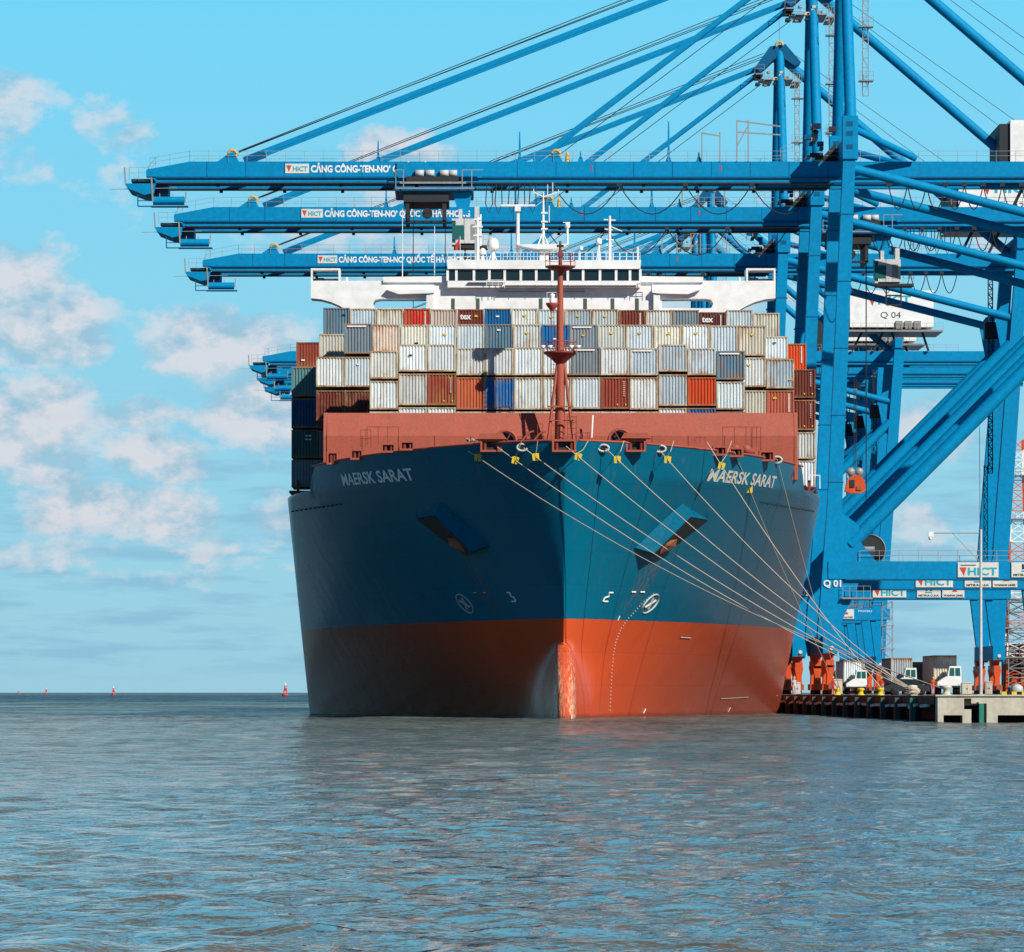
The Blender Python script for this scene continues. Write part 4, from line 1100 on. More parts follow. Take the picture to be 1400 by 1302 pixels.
        while xs_ < 38: mb.box(X(xs_), X(xs_)+.05, yy-.58, yy-.54, cz(56.6), cz(58.2), BLUE2); xs_ += 4.1
        for xx in (-27, -20.2, -14, -6, 2, 10, 18, 24, 30): mb.box(X(xx), X(xx)+.35, yy-.3, yy+.3, cz(55.6), cz(55.86), DARK)
        mb.build('boom', root)
    # cross members
    for z_ in (57.0,):
        mb = MB(); mb.box(wx(57)-.6, wx(57)+.6, -HALF, HALF, cz(58.4), cz(60), BLUE); mb.build('cross_beam', root)
        mb = MB(); mb.box(lx(57)-.6, lx(57)+.6, -HALF, HALF, cz(58.4), cz(60), BLUE); mb.build('cross_beam', root)
    mb = MB(); mb.box(wx(7)-.75, wx(7)+.75, -11, 11, cz(6.2), cz(8.0), BLUE); mb.build('sill_beam', root)
    mb = MB(); mb.box(X(65.8), X(67.3), -11, 11, cz(6.2), cz(8.0), BLUE); mb.build('sill_beam', root)
    mb = MB(); mb.box(X(38.1), X(38.9), -HALF+.7, HALF-.7, cz(16.2), cz(17.6), BLUE); mb.build('cross_beam', root)
    for xx in (-20, -8, 4, 16, 28):
        mb = MB(); mb.box(X(xx), X(xx)+.6, -2.6, 2.6, cz(57.0), cz(57.9), BLUE2); mb.build('boom_crossbeam', root)
    # ropes above the boom
    mb = MB()
    for dy, dz in ((-.8, 1.6), (-.3, 1.0), (.3, 1.3)): mb.tube([(X(-24.8), dy, cz(59.6)), (X(37.5), dy*.5, cz(82.6+dz))], .045, DARK, 4)
    for dz in (0, 1.2): mb.tube([(X(40), dz*.3, cz(84+dz)), (X(72), dz*.3, cz(60+dz*2))], .03, DARK, 4)
    mb.tube([(X(9.5), -.5, cz(59.4)), (X(37.5), -.5, cz(80.5))], .04, DARK, 4)
    mb.build('hoist_rope', root)
    # sheaves
    for xx in (-25.3, 8.9):
        mb = MB(); mb.ring((X(xx), -3.2, cz(59.0)), .42, .16, YEL2, 'y', 14, R(-40), R(200)); s_ = mb.build('sheave', root)
        mb = MB(); mb.prism([(X(xx)-1.6, cz(58.2)), (X(xx)+.7, cz(58.2)), (X(xx)+.15, cz(59.2)), (X(xx)-.3, cz(59.1))], -3.5, -2.7, BLUE); mb.build('sheave_bracket', root)
    mb = MB(); mb.lathe((X(10.1), -3, cz(58.2)), [(.3, 0), (.22, .3), (.18, .9), (.05, 1.1)], YEL2, 10); mb.build('warning_beacon', root)
    for xx, hh in ((-9.9, 2.2), (5.06, 3.2), (20.8, 4.3), (11.5, 1.1), (24.0, 1.0)):
        mb = MB(); mb.bar((X(xx), -3.2, cz(58.2)), (X(xx), -3.2, cz(58.2+hh)), .3, .3, BLUE, .12, .12); mb.bar((X(xx), -3.2, cz(58.1)), (X(xx), -3.2, cz(58.7)), .7, .4, BLUE, .3, .3); mb.build('boom_post', root)
    mb = MB()
    railing(mb, [(X(-34), -3.6, cz(57.45)), (X(-29.8), -3.6, cz(58.2)), (X(39), -3.6, cz(58.2)), (X(80), -3.6, cz(58.2))]); railing(mb, [(X(-29.8), 3.6, cz(58.2)), (X(39), 3.6, cz(58.2))], step=4)
    mb.build('handrail', root)
    # boom tip gear
    mb = MB()
    mb.prism([(X(-36.7), cz(55.9)), (X(-33.4), cz(55.9)), (X(-33.6), cz(54.9)), (X(-34.6), cz(54.7)), (X(-36.4), cz(55.4))], -3.4, 3.4, BLUE)
    mb.box(X(-36.0), X(-33.6), -3.2, 3.2, cz(56.1), cz(56.4), DARK); mb.box(X(-33.4), X(-32.2), -2, 2, cz(54.9), cz(56), BLUE2)
    mb.build('tip_platform', root)
    mb = MB()
    mb.tube([(X(-33.7), -3.0, cz(54.1)), (X(-30.4), -3.0, cz(54.1))], .45, BLUE, 14)
    mb.box(X(-33.9), X(-30.0), -3.5, -2.5, cz(53.42), cz(53.55), BLUE2)
    for xx in (-33.0, -31.6): mb.bar((X(xx), -3, cz(54.4)), (X(xx), -3, cz(54.9)), .08, .08, GREY)
    mb.build('buffer_drum', root)
    mb = MB()
    mb.bar((X(-35.3), -3.2, cz(53.5)), (X(-33.6), -3.2, cz(53.5)), .12, .12, BLUE2); mb.bar((X(-35.3), -3.2, cz(53.5)), (X(-35.3), -3.2, cz(55)), .12, .12, BLUE2); mb.bar((X(-35.3), -3.2, cz(54.1)), (X(-33.6), -3.2, cz(54.1)), .08, .08, BLUE2)
    mb.bar((X(-33.7), -3.4, cz(54)), (X(-33.9), -3.4, cz(57.4)), .18, .12, GREY); mb.bar((X(-36.6), -3.4, cz(55.8)), (X(-36.7), -3.4, cz(57.6)), .16, .12, GREY); mb.bar((X(-30.3), -3.4, cz(53.9)), (X(-30.2), -3.4, cz(55)), .12, .1, GREY)
    mb.bar((X(-38.2), -3.2, cz(55.3)), (X(-31.2), -3.2, cz(55.45)), .06, .06, GREY)
    railing(mb, [(X(-36.2), -3.4, cz(56.3)), (X(-34.2), -3.4, cz(56.3)), (X(-33.4), -3.4, cz(57.4))], h=1.3, step=.9)
    mb.build('tip_railing', root)
    # boards and lettering on the boom
    mb = MB(); mb.box(X(-19.7), X(-17.2), -3.62, -3.56, cz(56.95), cz(57.95), BOARD); bd = mb.build('name_board', root)
    mb = MB(); text_box(mb, 'HICT', X(-18.9), X(-17.35), -3.64, cz(57.15), cz(57.7), LETC, .03); mb.build('lettering', bd, recalc=False)
    mb = MB(); mb.prism([(X(-19.6), cz(57.8)), (X(-19.05), cz(57.8)), (X(-19.3), cz(57.1))], -3.64, -3.63, LETR); mb.build('shield_logo', bd)
    mb = MB(); text_box(mb, 'CẢNG CÔNG-TEN-NO’ QUỐC TẾ HẢI PHONG', X(-17.0), X(-.2), -3.57, cz(57.08), cz(57.78), LETW, .04, capline=True); mb.build('boom_lettering', root, recalc=False)
    mb = MB()
    for xx in (9.5+3.1, 26.2): mb.box(X(xx), X(xx)+.14, -3.58, -3.56, cz(57.2), cz(57.75), FLAGRED)
    mb.build('warning_plate', root)
    # apex head
    mb = MB()
    mb.prism([(X(36.3), cz(82.2)), (X(38.2), cz(84.9)), (X(40.2), cz(85.2)), (X(42.2), cz(82.9)), (X(41.4), cz(82.4)), (X(40.0), cz(83.4)), (X(38.8), cz(83.3)), (X(37), cz(81.6))], -1.9, 1.9, BLUE2)
    mb.build('apex_beam', root)
    mb = MB(); mb.ring((X(39.4), -2.2, cz(85.0)), .42, .15, YEL2, 'y', 14, 0, R(200)); mb.tube([(X(39.4), -2, cz(85)), (X(39.4), -2, cz(88.2))], .03, GREY, 4); mb.build('apex_sheave', root)
    mb = MB()
    rr_ = random.Random(9)
    for xx, z_ in ((36.8, 81.3), (38.0, 80.6), (40.6, 80.6), (41.6, 80.3)):
        mb.box(X(xx)-.5, X(xx)+.5, -3.2, 3.2, cz(z_)-.15, cz(z_), GREY)
        railing(mb, [(X(xx)-.6, -3.2, cz(z_)), (X(xx)+.6, -3.2, cz(z_))], 1.1, .6)
    for k in range(16):
        xx = rr_.uniform(36.5, 41.8); z_ = rr_.uniform(79.8, 81.9); s_ = rr_.uniform(.15, .4)
        mb.box(X(xx)-s_, X(xx)+s_, -3.0, -2.4+rr_.uniform(0, 1), cz(z_)-s_*.6, cz(z_)+s_*.6, (GREY, DARK, CREAM)[k % 3])
    for k in range(6): mb.lathe((X(36.9+k*.25), -3.1, cz(80.6)), [(.3, 0), (.3, .15)], DARK, 10, 'y')
    mb.build('sheave_platform', root)
    # stair tower beside the pylon
    mb = MB(); lattice(mb, X(41.5), -4.5, cz(65), cz(81), .6, .6, GREY, .05, 1.0)
    for z_ in (66.5, 72.2, 77.8): mb.box(X(40.8), X(42.3), -5.2, -3.9, cz(z_), cz(z_)+.12, GREY); railing(mb, [(X(40.8), -5.2, cz(z_)), (X(42.3), -5.2, cz(z_))], 1.0, .75)
    mb.build('stair_tower', root)
    # hinge machinery (dark) beside waterside leg on the boom
    mb = MB(); rr_ = random.Random(4)
    mb.prism([(X(33.0), cz(56.9)), (X(37.2), cz(58.9)), (X(38.6), cz(60.4)), (X(38.6), cz(56.3)), (X(34.2), cz(56.3))], -2.2, 2.2, DARK)
    for k in range(14):
        xx = rr_.uniform(35.2, 38.3); z_ = rr_.uniform(58.4, 62.2); s_ = rr_.uniform(.15, .45); mb.box(X(xx)-s_, X(xx)+s_, -5+rr_.uniform(0, 1), -4+rr_.uniform(0, 2), cz(z_)-s_*.7, cz(z_)+s_*.7, (DARK, GREY, BLUE2)[k % 3])
    mb.build('hinge_machinery', root)
    mb = MB()
    for a_, c_ in (((24.3, 58.2), (24.3, 61.3)), ((24.3, 61.2), (26.2, 60.9)), ((26.2, 58.2), (26.2, 61.3)), ((28.0, 58.2), (28, 62.6)), ((29.2, 58.2), (29.2, 62.6)), ((28, 62.5), (32.6, 61.9)), ((28, 61.3), (32.6, 61.0)), ((28, 59.8), (29.2, 62.0))):
        mb.bar((X(a_[0]), -3.6, cz(a_[1])), (X(c_[0]), -3.6, cz(c_[1])), .14, .12, GREY)
    railing(mb, [(X(32.6), -3.6, cz(58.6)), (X(37.6), -3.6, cz(60.8))], 1.0, 1.2)
    mb.build('service_gantry', root)
    # machinery house
    mb = MB(); mb.box(X(62), X(75.7), -5.5, 5.5, cz(62), cz(68), WHITE); hs = mb.build('machinery_house', root)
    mb = MB(); mb.box(X(61.0), X(77.2), -6.3, 6, cz(61.2), cz(61.5), GREY); railing(mb, [(X(61.0), -6.2, cz(61.5)), (X(77.2), -6.2, cz(61.5))], 1.1, 1.3)
    for xx in (62.5, 66, 70, 75): mb.bar((X(xx), -4, cz(58.2)), (X(xx)+(1.5 if xx < 70 else -1), -4, cz(61.2)), .35, .35, DARK)
    for xx in (69.5, 71.0, 72.5): mb.box(X(xx), X(xx)+1.1, -5.9, -5.51, cz(61.7), cz(63.0), GREY)
    mb.box(X(60.8), X(62.0)-.02, -5.2, 5.2, cz(61.6), cz(67.6), DARK)
    mb.build('house_platform', root)
    mb = MB(); text_box(mb, 'HICT', X(66.6), X(72.0), -5.53, cz(65.7), cz(67.2), LETC, .03); mb.build('lettering', hs, recalc=False)
    mb = MB(); mb.prism([(X(64.9), cz(67.1)), (X(66.3), cz(67.1)), (X(65.7), cz(65.5))], -5.54, -5.52, LETR); mb.build('shield_logo', hs)
    # under-girder festoon
    def festoon(x0, x1, n, sag, yy, dark=DARK):
        for k in range(n):
            a, c_ = x0+(x1-x0)*k/n, x0+(x1-x0)*(k+1)/n
            pts = [(X(a+(c_-a)*t/10), yy, cz(55.7-sag*4*(t/10)*(1-t/10))) for t in range(11)]
            mb = MB(); mb.tube(pts, .06, dark, 4)
            mb.box(X(a)-.25, X(a)+.25, yy-.2, yy+.2, cz(55.5), cz(55.85), DARK); mb.build('festoon_cable', root)
    festoon(8.6, 36.5, 4, 3.1, -3.9); festoon(44, 62, 9, 2.6, -3.9)
    # ladder tower by the landside leg
    mb = MB(); lattice(mb, X(66.0), -6.0, cz(30), cz(55), .55, .5, DARK, .09, .6); lattice(mb, X(65.4), -6.0, cz(16), cz(31), .45, .4, DARK, .06, .7)
    mb.bar((X(64.7), -6, cz(16)), (X(64.6), -6, cz(40)), .06, .06, GREY); mb.build('ladder_tower', root)
    mb = MB(); mb.box(X(65.2), X(66.9), -6.8, -5.2, cz(47), cz(49.2), DARK); mb.build('elevator_car', root)
    # advertising boards on the portal beam
    def board(x0, x1, z0, z1, parts):
        m2 = MB(); m2.box(X(x0), X(x1), -HALF-.99, -HALF-.96, cz(z0), cz(z1), BOARD); bo = m2.build('sign_board', root)
        for t in parts:
            m3 = MB()
            if t[0] == 'tri': m3.prism([(X(t[1]), cz(t[4])), (X(t[2]), cz(t[4])), (X((t[1]+t[2])/2+.1), cz(t[3]))], -HALF-1.03, -HALF-1.01, t[5]); m3.build('shield_logo', bo)
            elif t[0] == 'bar': m3.box(X(t[1]), X(t[2]), -HALF-1.03, -HALF-1.01, cz(t[3]), cz(t[4]), t[5]); m3.build('logo_bar', bo)
            else: text_box(m3, t[0], X(t[1]), X(t[2]), -HALF-1.02, cz(t[3]), cz(t[4]), t[5], .03); m3.build('lettering', bo, recalc=False)
    board(50.7, 54.95, 14.12, 15.68, [('tri', 50.9, 51.6, 14.3, 15.15, LETR), ('HICT', 51.75, 54.8, 14.32, 15.15, LETC), ('bar', 51.0, 52.6, 15.35, 15.43, LETK)])
    board(56.3, 59.3, 14.12, 15.68, [('M', 57.4, 58.2, 14.95, 15.5, LETK), ('bar', 57.35, 58.25, 14.7, 14.83, LETC), ('MITSUI-O.S.K', 56.5, 59.1, 14.25, 14.5, LETK)])
    board(59.5, 62.3, 14.12, 15.68, [('tri', 60.7, 61.4, 15.3, 14.85, LETR), ('WANHAI LINES', 59.7, 62.1, 14.25, 14.5, LETK)])
    mb = MB(); text_box(mb, 'ITOCHU', X(63.0), X(65.2), -HALF-.97, cz(15.2), cz(15.5), LETW, .02); mb.build('lettering', root, recalc=False)
    # side wind-bracing clutter on sill
    mb = MB()
    railing(mb, [(wx(9)+1.3, -HALF-1.2, cz(12.0)), (wx(9)+4.2, -HALF-1.2, cz(12.0))], 1.2, .7); mb.box(wx(9)+1.2, wx(9)+4.4, -HALF-1.3, -HALF+1, cz(11.85), cz(12.0), GREY)
    mb.build('leg_landing', root)
    # bogies
    for bxx in (wx(5), X(66.2)):
        for sy in (-1, 1):
            bo = MB(); yc = sy*HALF
            bo.box(bxx-.42, bxx+.42, yc-3.4, yc+3.4, cz(4.7), cz(5.5), ORANGE)
            bo.prism([(bxx-.6, cz(6.25)), (bxx+.6, cz(6.25)), (bxx+.45, cz(5.2)), (bxx-.45, cz(5.2))], yc-.9, yc+.9, ORANGE)
            for k in (-1, 1):
                bo.prism([(bxx-.5, cz(4.95)), (bxx+.5, cz(4.95)), (bxx+.3, cz(3.9)), (bxx+.36, cz(2.9)), (bxx-.36, cz(2.9)), (bxx-.3, cz(3.9))], yc+k*2.6-.8, yc+k*2.6+.8, ORANGE)
                bo.box(bxx-.5, bxx+.5, yc+k*2.6-1.9, yc+k*2.6+1.9, cz(2.35), cz(3.0), ORANGE)
            bg = bo.build('bogie', root)
            w_ = MB()
            for k in (-3.9, -1.4, 1.4, 3.9): w_.lathe((bxx-.25, yc+k, cz(2.25)), [(0, 0), (.36, 0), (.36, .5), (0, .5)], DARK, 12, 'x')
            w_.build('wheels', bg)
            h_ = MB(); h_.box(bxx-.3, bxx+.3, yc-4.95, yc-4.7, cz(2.5), cz(3.1), RUST); h_.lathe((bxx, yc-.95, cz(4.6)), [(0, -.06), (.28, -.05), (.28, 0)], GREY, 10, 'y'); h_.build('buffer', bg)
            m2 = MB(); m2.tube([(bxx, yc-4.2, cz(6.4)), (bxx, yc-5.6, cz(6.7))], .22, DOCKGREY, 8); m2.build('beacon_lamp', root)
    return root
def make_trolley():
    r = bpy.data.objects.new('trolley', None)
    COL.objects.link(r)
    # local: x=0 trolley centre, z=0 rail level (56)
    mb = MB()
    mb.box(-4.1, 4.2, -4.2, 4.2, -1.3, -.75, BLUE2); mb.box(-3.2, 1.6, -4.0, 3.5, -2.3, -1.3, DARK); mb.box(-2.9, 2.6, -4.4, -3.9, -.3, .35, DARK)
    mb.box(-3.0, -2.6, -3.8, 3, -4.4, -2.3, DARK); mb.box(.9, 1.3, -3.8, 3, -4.4, -2.3, DARK); mb.box(-3.0, 1.3, -3.8, -3.5, -4.5, -4.25, DARK)
    mb.prism([(-.7+.55*math.cos(k*math.pi/8), -3.5+.55*math.sin(k*math.pi/8)) for k in range(16)], -3.9, -3.5, DARK)
    mb.prism([(1.9, -.8), (4.1, -.8), (3.6, -3.6), (2.6, -3.6)], -3.6, -3.2, BLUE)
    mb.build('trolley_frame', r)
    mb = MB(); mb.box(-3.6, 3.4, -4.6, -4.5, -.45, -.25, GREY); mb.box(-4.0, 4.3, -4.62, -4.5, -1.0, -.85, GREY)
    for x in (-4.0, -3.2, 3.0, 4.0): mb.bar((x, -4.6, -.9), (x, -4.6, 1.0), .09, .09, GREY)
    mb.bar((-4, -4.6, 1), (-3.2, -4.6, 1), .08, .08, GREY); mb.bar((3, -4.6, 1), (5.2, -4.6, 1), .08, .08, GREY)
    railing(mb, [(-2.6, -4.2, -4.3), (1.0, -4.2, -4.3)], 1.1, .8, DARK)
    mb.build('trolley_rail', r)
    mb = MB()
    for x in (-1.5, -.4, 1.1, 2.0): mb.lathe((x, -4.1, .7), [(0, -.45), (.35, -.45), (.35, .45), (0, .45)], DOCKGREY, 10, 'x')
    mb.box(-2.6, 2.9, -4.3, -3.6, .1, .35, DARK); mb.build('hoist_motor', r)
    mb = MB(); mb.box(-3.9, 5.0, -3.85, -3.7, .25, 1.9, BLUE); mb.build('trolley_side_plate', r)
    # cab
    mb = MB(); mb.box(2.3, 4.9, -5.2, -2.9, -6.8, -4.2, DOCKGREY); mb.box(2.6, 3.0, -5, -3, -4.2, -3.2, DOCKGREY); mb.box(4.3, 4.8, -5, -3, -4.2, -2.9, DOCKGREY); mb.box(3.2, 3.22, -5.23, -5.2, -6.8, -4.2, DARK); mb.box(3.9, 4.6, -5.24, -5.2, -6.4, -4.8, GREY)
    mb.box(1.9, 2.3, -5.2, -2.9, -6.95, -6.75, DOCKGREY); mb.box(1.9, 2.3, -5.2, -2.9, -4.4, -4.2, DOCKGREY)
    cab = mb.build('operator_cab', r)
    mb = MB(); mb.box(1.95, 3.2, -5.24, -5.2, -6.4, -4.9, GGLASS); mb.box(1.92, 2.28, -5.1, -3.0, -6.78, -4.32, GGLASS); mb.build('cab_window', cab)
    mb = MB(); mb.box(2.1, 6.4, -5.4, -2.8, -7.3, -7.02, DARK); railing(mb, [(5.2, -5.4, -7.0), (6.4, -5.4, -7.0)], 1.1, .6)
    for a_, c_ in (((3.3, -7.2), (3.3, -9.4)), ((5.0, -7.2), (5.0, -9.4)), ((3.3, -9.4), (5.0, -9.4)), ((3.3, -8.3), (5, -8.3))): mb.bar((a_[0], -4.5, a_[1]), (c_[0], -4.5, c_[1]), .16, .16, DARK)
    mb.build('cab_platform', r)
    mb = MB()
    for x in (5.6, 6.6, 8.0, 9.0, 10.2): 
        pts = [(x, -3.9, -.3), (x-.15, -3.9, -2.5), (x+.2, -3.9, -3.5), (x+.6, -3.9, -2.5), (x+.55, -3.9, -.3)]; mb.tube(pts, .06, DARK, 5)
    mb.build('festoon_loop', r)
    mb = MB()
    for x in (-2.2, 1.2):
        for dy in (-.5, .5): mb.tube([(x, -2+dy, -2.3), (x, -2+dy, -34)], .035, DARK, 4)
    mb.build('fall_rope', r)
    return r
crane = make_crane()
YCR = [495.0, 541.0, 598.0, 768.0, 798.0, 822.0]
TRX = [-4.0, 44.5, 14.0, 47.0, 44.0, 50.0]
CLAB = ['nearest blue quay crane, its waterside leg marked Q 01',
        'second nearest blue quay crane, its trolley parked behind the legs',
        'third blue quay crane from the camera, with the lowest full boom across the ship',
        'far blue quay crane with white Q 04 machinery house',
        'far blue quay crane just behind the Q 04 crane',
        'farthest blue quay crane, its boom tip lowest beside the left stack']
tro = make_trolley()
cranes = [crane]+[copy_tree(crane) for _ in YCR[1:]]
trs = [tro]+[copy_tree(tro) for _ in YCR[1:]]
for i, c in enumerate(cranes):
    c.location = (CRX, YCR[i], QZ); c['label'] = CLAB[i]
    t = trs[i]; t.parent = c; t.location = (TRX[i]-CRX, 0, cz(56.2))
    # numbers
    hs = [o for o in c.children if o.name.startswith('machinery_house')][0]
    mb = MB(); text_box(mb, f'Q 0{i+1}', 67.0-CRX, 70.3-CRX, -5.53, cz(63.3), cz(64.5), LETK, .0); mb.build('house_number', hs, recalc=False)
    mb = MB(); zz_ = 13.2
    text_box(mb, f'Q 0{i+1}', wx(13)-.85, wx(13)+1.0, -HALF-.87, cz(13.0), cz(13.85), LETW, .03); mb.build('leg_number', c, recalc=False)
    if i == 1:
        mb = MB(); [mb.prism([(46.0-CRX+rr_*math.cos(k*math.pi/14), cz(18.6)+rr_*math.sin(k*math.pi/14)) for k in range(28)], -4+a_, -4+c_, mt_) for rr_, a_, c_, mt_ in ((1.75, -.4, -.3, DARK), (1.0, -.3, .3, BLUE2), (1.75, .3, .4, DARK))]; mb.ring((46.0-CRX, -4.45, cz(18.6)), 1.7, .06, GREY, 'y', 24); mb.box(45.7-CRX, 46.3-CRX, -4.7, -4.4, cz(17.0), cz(18.9), GREY)
        mb.box(43.5-CRX, 50-CRX, -5, -3, cz(16.2), cz(16.8), DARK); mb.box(45-CRX, 46.4-CRX, -5.2, -4.6, cz(17.6), cz(18.9), DOCKGREY); mb.build('cable_reel', c)
# spreader / hook block hanging between the legs
Yh = 470+25
hb_ = empty('hook_block', (X_(1169, Yh), Yh, Z_(672, Yh)), 'orange hook block with two white sheaves hanging between the blue legs', 'hook block')
mb = MB(); sc_ = Yh/F
for dx in (-.45, .45): mb.lathe((dx, 0, 2.1), [(0, -.12), (.42, -.12), (.44, .12), (0, .12)], GREY, 18, 'y')
mb.build('sheave', hb_)
mb = MB(); mb.prism([(-1.1, 0), (-.9, 1.0), (-.3, 1.7), (.5, 1.7), (.95, 1.2), (1.1, .1), (.5, -.25), (-.6, -.2)], -.6, .6, ORANGE); mb.box(-.6, -.1, -.7, .7, .4, 1.2, DARK); mb.box(.1, .6, -.72, .7, .1, .5, RUST); mb.build('hook_frame', hb_)
mb = MB(); mb.tube([(-.1, 0, 2.6), (-.1, 0, 12)], .05, DARK, 5); mb.tube([(.1, 0, 2.6), (.1, 0, 12)], .05, DARK, 5); mb.build('hoist_rope', hb_)

# ---------------------------------------------------------------- TRUCKS, YARD
def truck(X, Y, lab, cc, clab, flip=1):
    r = empty('terminal_tractor', (X, Y, QZ), lab, 'truck', 'white terminal tractors on the quay')
    # local: front faces -Y, width 2.5, offset cab on right of view
    mb = MB(); mb.box(-1.2, 1.2, 0, 4.6, .75, 1.15, DARK)
    mb.prism([(-1.25, .95), (1.15, .95), (1.15, 1.55), (.45, 1.95), (-.35, 1.95), (-1.25, 1.35)], -.2, 1.8, WHITE)
    mb.box(-1.2, 1.1, -.28, -.2, .8, .98, DARK); mb.build('bonnet', r)
    mb = MB(); mb.prism([(-.15, 1.2), (1.3, 1.2), (1.3, 2.2), (1.25, 3.05), (.05, 3.05), (-.15, 2.2)], .0, 1.7, WHITE); cab = mb.build('cab', r)
    mb = MB(); mb.prism([(.0, 2.0), (.55, 2.0), (.55, 2.85), (.1, 2.85)], -.03, .02, GGLASS); mb.prism([(.65, 2.0), (1.18, 2.0), (1.14, 2.85), (.65, 2.85)], -.03, .02, GGLASS); mb.build('windscreen', cab)
    mb = MB()
    for x in (-1.05, .95): mb.box(x, x+.2, -.24, -.2, 1.05, 1.2, LETW)
    mb.build('headlights', r)
    for x in (-1.2, .8):
        for y in (.7, 4.0, 11.5, 12.9):
            mb = MB(); mb.lathe((x, y, .5), [(0, 0), (.3, 0), (.5, .03), (.5, .4), (.3, .42), (0, .42)], BLACK, 14, 'x'); mb.build('wheel', r)
    mb = MB(); mb.box(-1.2, 1.2, 2.2, 14.6, 1.0, 1.3, RUST); mb.build('trailer', r)
    container(X-.2, Y+2.3, QZ+1.31+2.9, 2.9, cc, clab, 'containers on terminal trailers', L=12.19)
truck(47.8, 578, 'leftmost white terminal tractor, partly behind the ropes', 'white', 'white ribbed container on the leftmost trailer')
truck(49.4, 530, 'middle white terminal tractor under the portal beams', 'pale grey', 'pale ribbed container on the middle trailer')
truck(50.6, 493, 'right white terminal tractor near the concrete quay end', 'cream', 'cream container on the trailer nearest the pole')
container(X_(1262, 600), 600, QZ+4.2, 2.9, 'dark grey', 'dark container standing between the two right tractors', 'containers in the yard', L=12.19)
container(X_(1140, 560)-1, 560, QZ+2.9, 2.6, 'cream', 'cream container partly hidden behind the orange bogies', 'containers in the yard')
k = 0
for px, py, col, lab in ((1391, 902, 'dark grey', 'dark container high in the stack at the right edge'), (1391, 880, 'dark maroon', 'maroon container topmost in the stack at the right edge'), (1391, 925, 'orange-red', 'orange container low in the stack at the right edge')):
    container(X_(px+4, 640), 640, Z_(py, 640), 2.6, col, lab, 'containers in the yard', L=12.19)
mb = MB(); mb.lathe((0, 0, 0), [(0, -.8), (.45, -.8), (.45, .8), (0, .8)], DOCKGREY, 20, 'y'); o = mb.build('storage_drum', loc=(X_(1390, 380), 380, QZ+.47)); tag(o, 'white round drum lying behind the striped kerb', 'drum')
# lattice mast with red and white bands
lm = empty('lattice_mast', (X_(1391, 640), 640, QZ), 'red and white lattice mast at the right edge behind the crane legs', 'mast')
Ym = 640.0; z = QZ; mb = MB(); mbw = MB()
def mast_w(z_): return 3.4-1.9*min(1, (z_)/34)
z_ = 0; k = 0
while z_ < 34:
    m_ = [RUST, WHITE][(k//3) % 2]; w0, w1 = mast_w(z_)/2, mast_w(z_+1.4)/2
    if k % 3 == 0:
        if mb.v: mb.build('lattice_section', lm)
        mb = MB()
    tgt = mb; mbw = mb; m_ = ORANGE if (k//3) % 2 == 0 else WHITE;
    for i in (-1, 1):
        for j in (-1, 1): tgt.bar((i*w0, j*w0, z_), (i*w1, j*w1, z_+1.4), .24, .24, m_)
        tgt.bar((i*w0, -w0, z_), (-i*w1, -w1, z_+1.4), .10, .10, m_)
    tgt.bar((-w0, -w0, z_), (w0, -w0, z_), .12, .12, m_); z_ += 1.4; k += 1
mb.build('lattice_section', lm)

mb = MB(); lattice(mb, 0.0, -2.4, 1, 13, 3.2, 2, GREY, .12, 1.3)
mb.build('stair_lattice', lm)
for zz_ in (5, 9, 13): mb = MB(); mb.box(-2.2, 2.0, -3.6, -1.2, zz_, zz_+.15, GREY); railing(mb, [(-2.2, -3.6, zz_), (2.0, -3.6, zz_)], 1.1, .6); mb.build('stair_landing', lm)
for zz_ in (17, 24, 30): mb = MB(); mb.box(-1.9, 1.6, -1.9, 1.2, zz_, zz_+.14, GREY); railing(mb, [(-1.9, -1.9, zz_), (1.6, -1.9, zz_)], 1.0, .7); mb.build('stair_landing', lm)
pass
# scaffold-like stair mast behind the trucks
for (px, py0, py1, Y, lab) in ((1213, 945, 822, 640, 'thin grey lattice stair mast beside the wide blue legs'),):
    e = empty('stair_mast', (X_(px, Y), Y, QZ), lab, 'mast'); mb = MB(); lattice(mb, 0, 0, 0, Z_(py1, Y)-QZ, 1.4, 1.4, GREY, .07, 1.5)
    for zz_ in (3, 6.2, 9.4): mb.box(-1.0, 1.0, -.9, .9, zz_, zz_+.1, GREY)
    mb.build('mast_lattice', e)
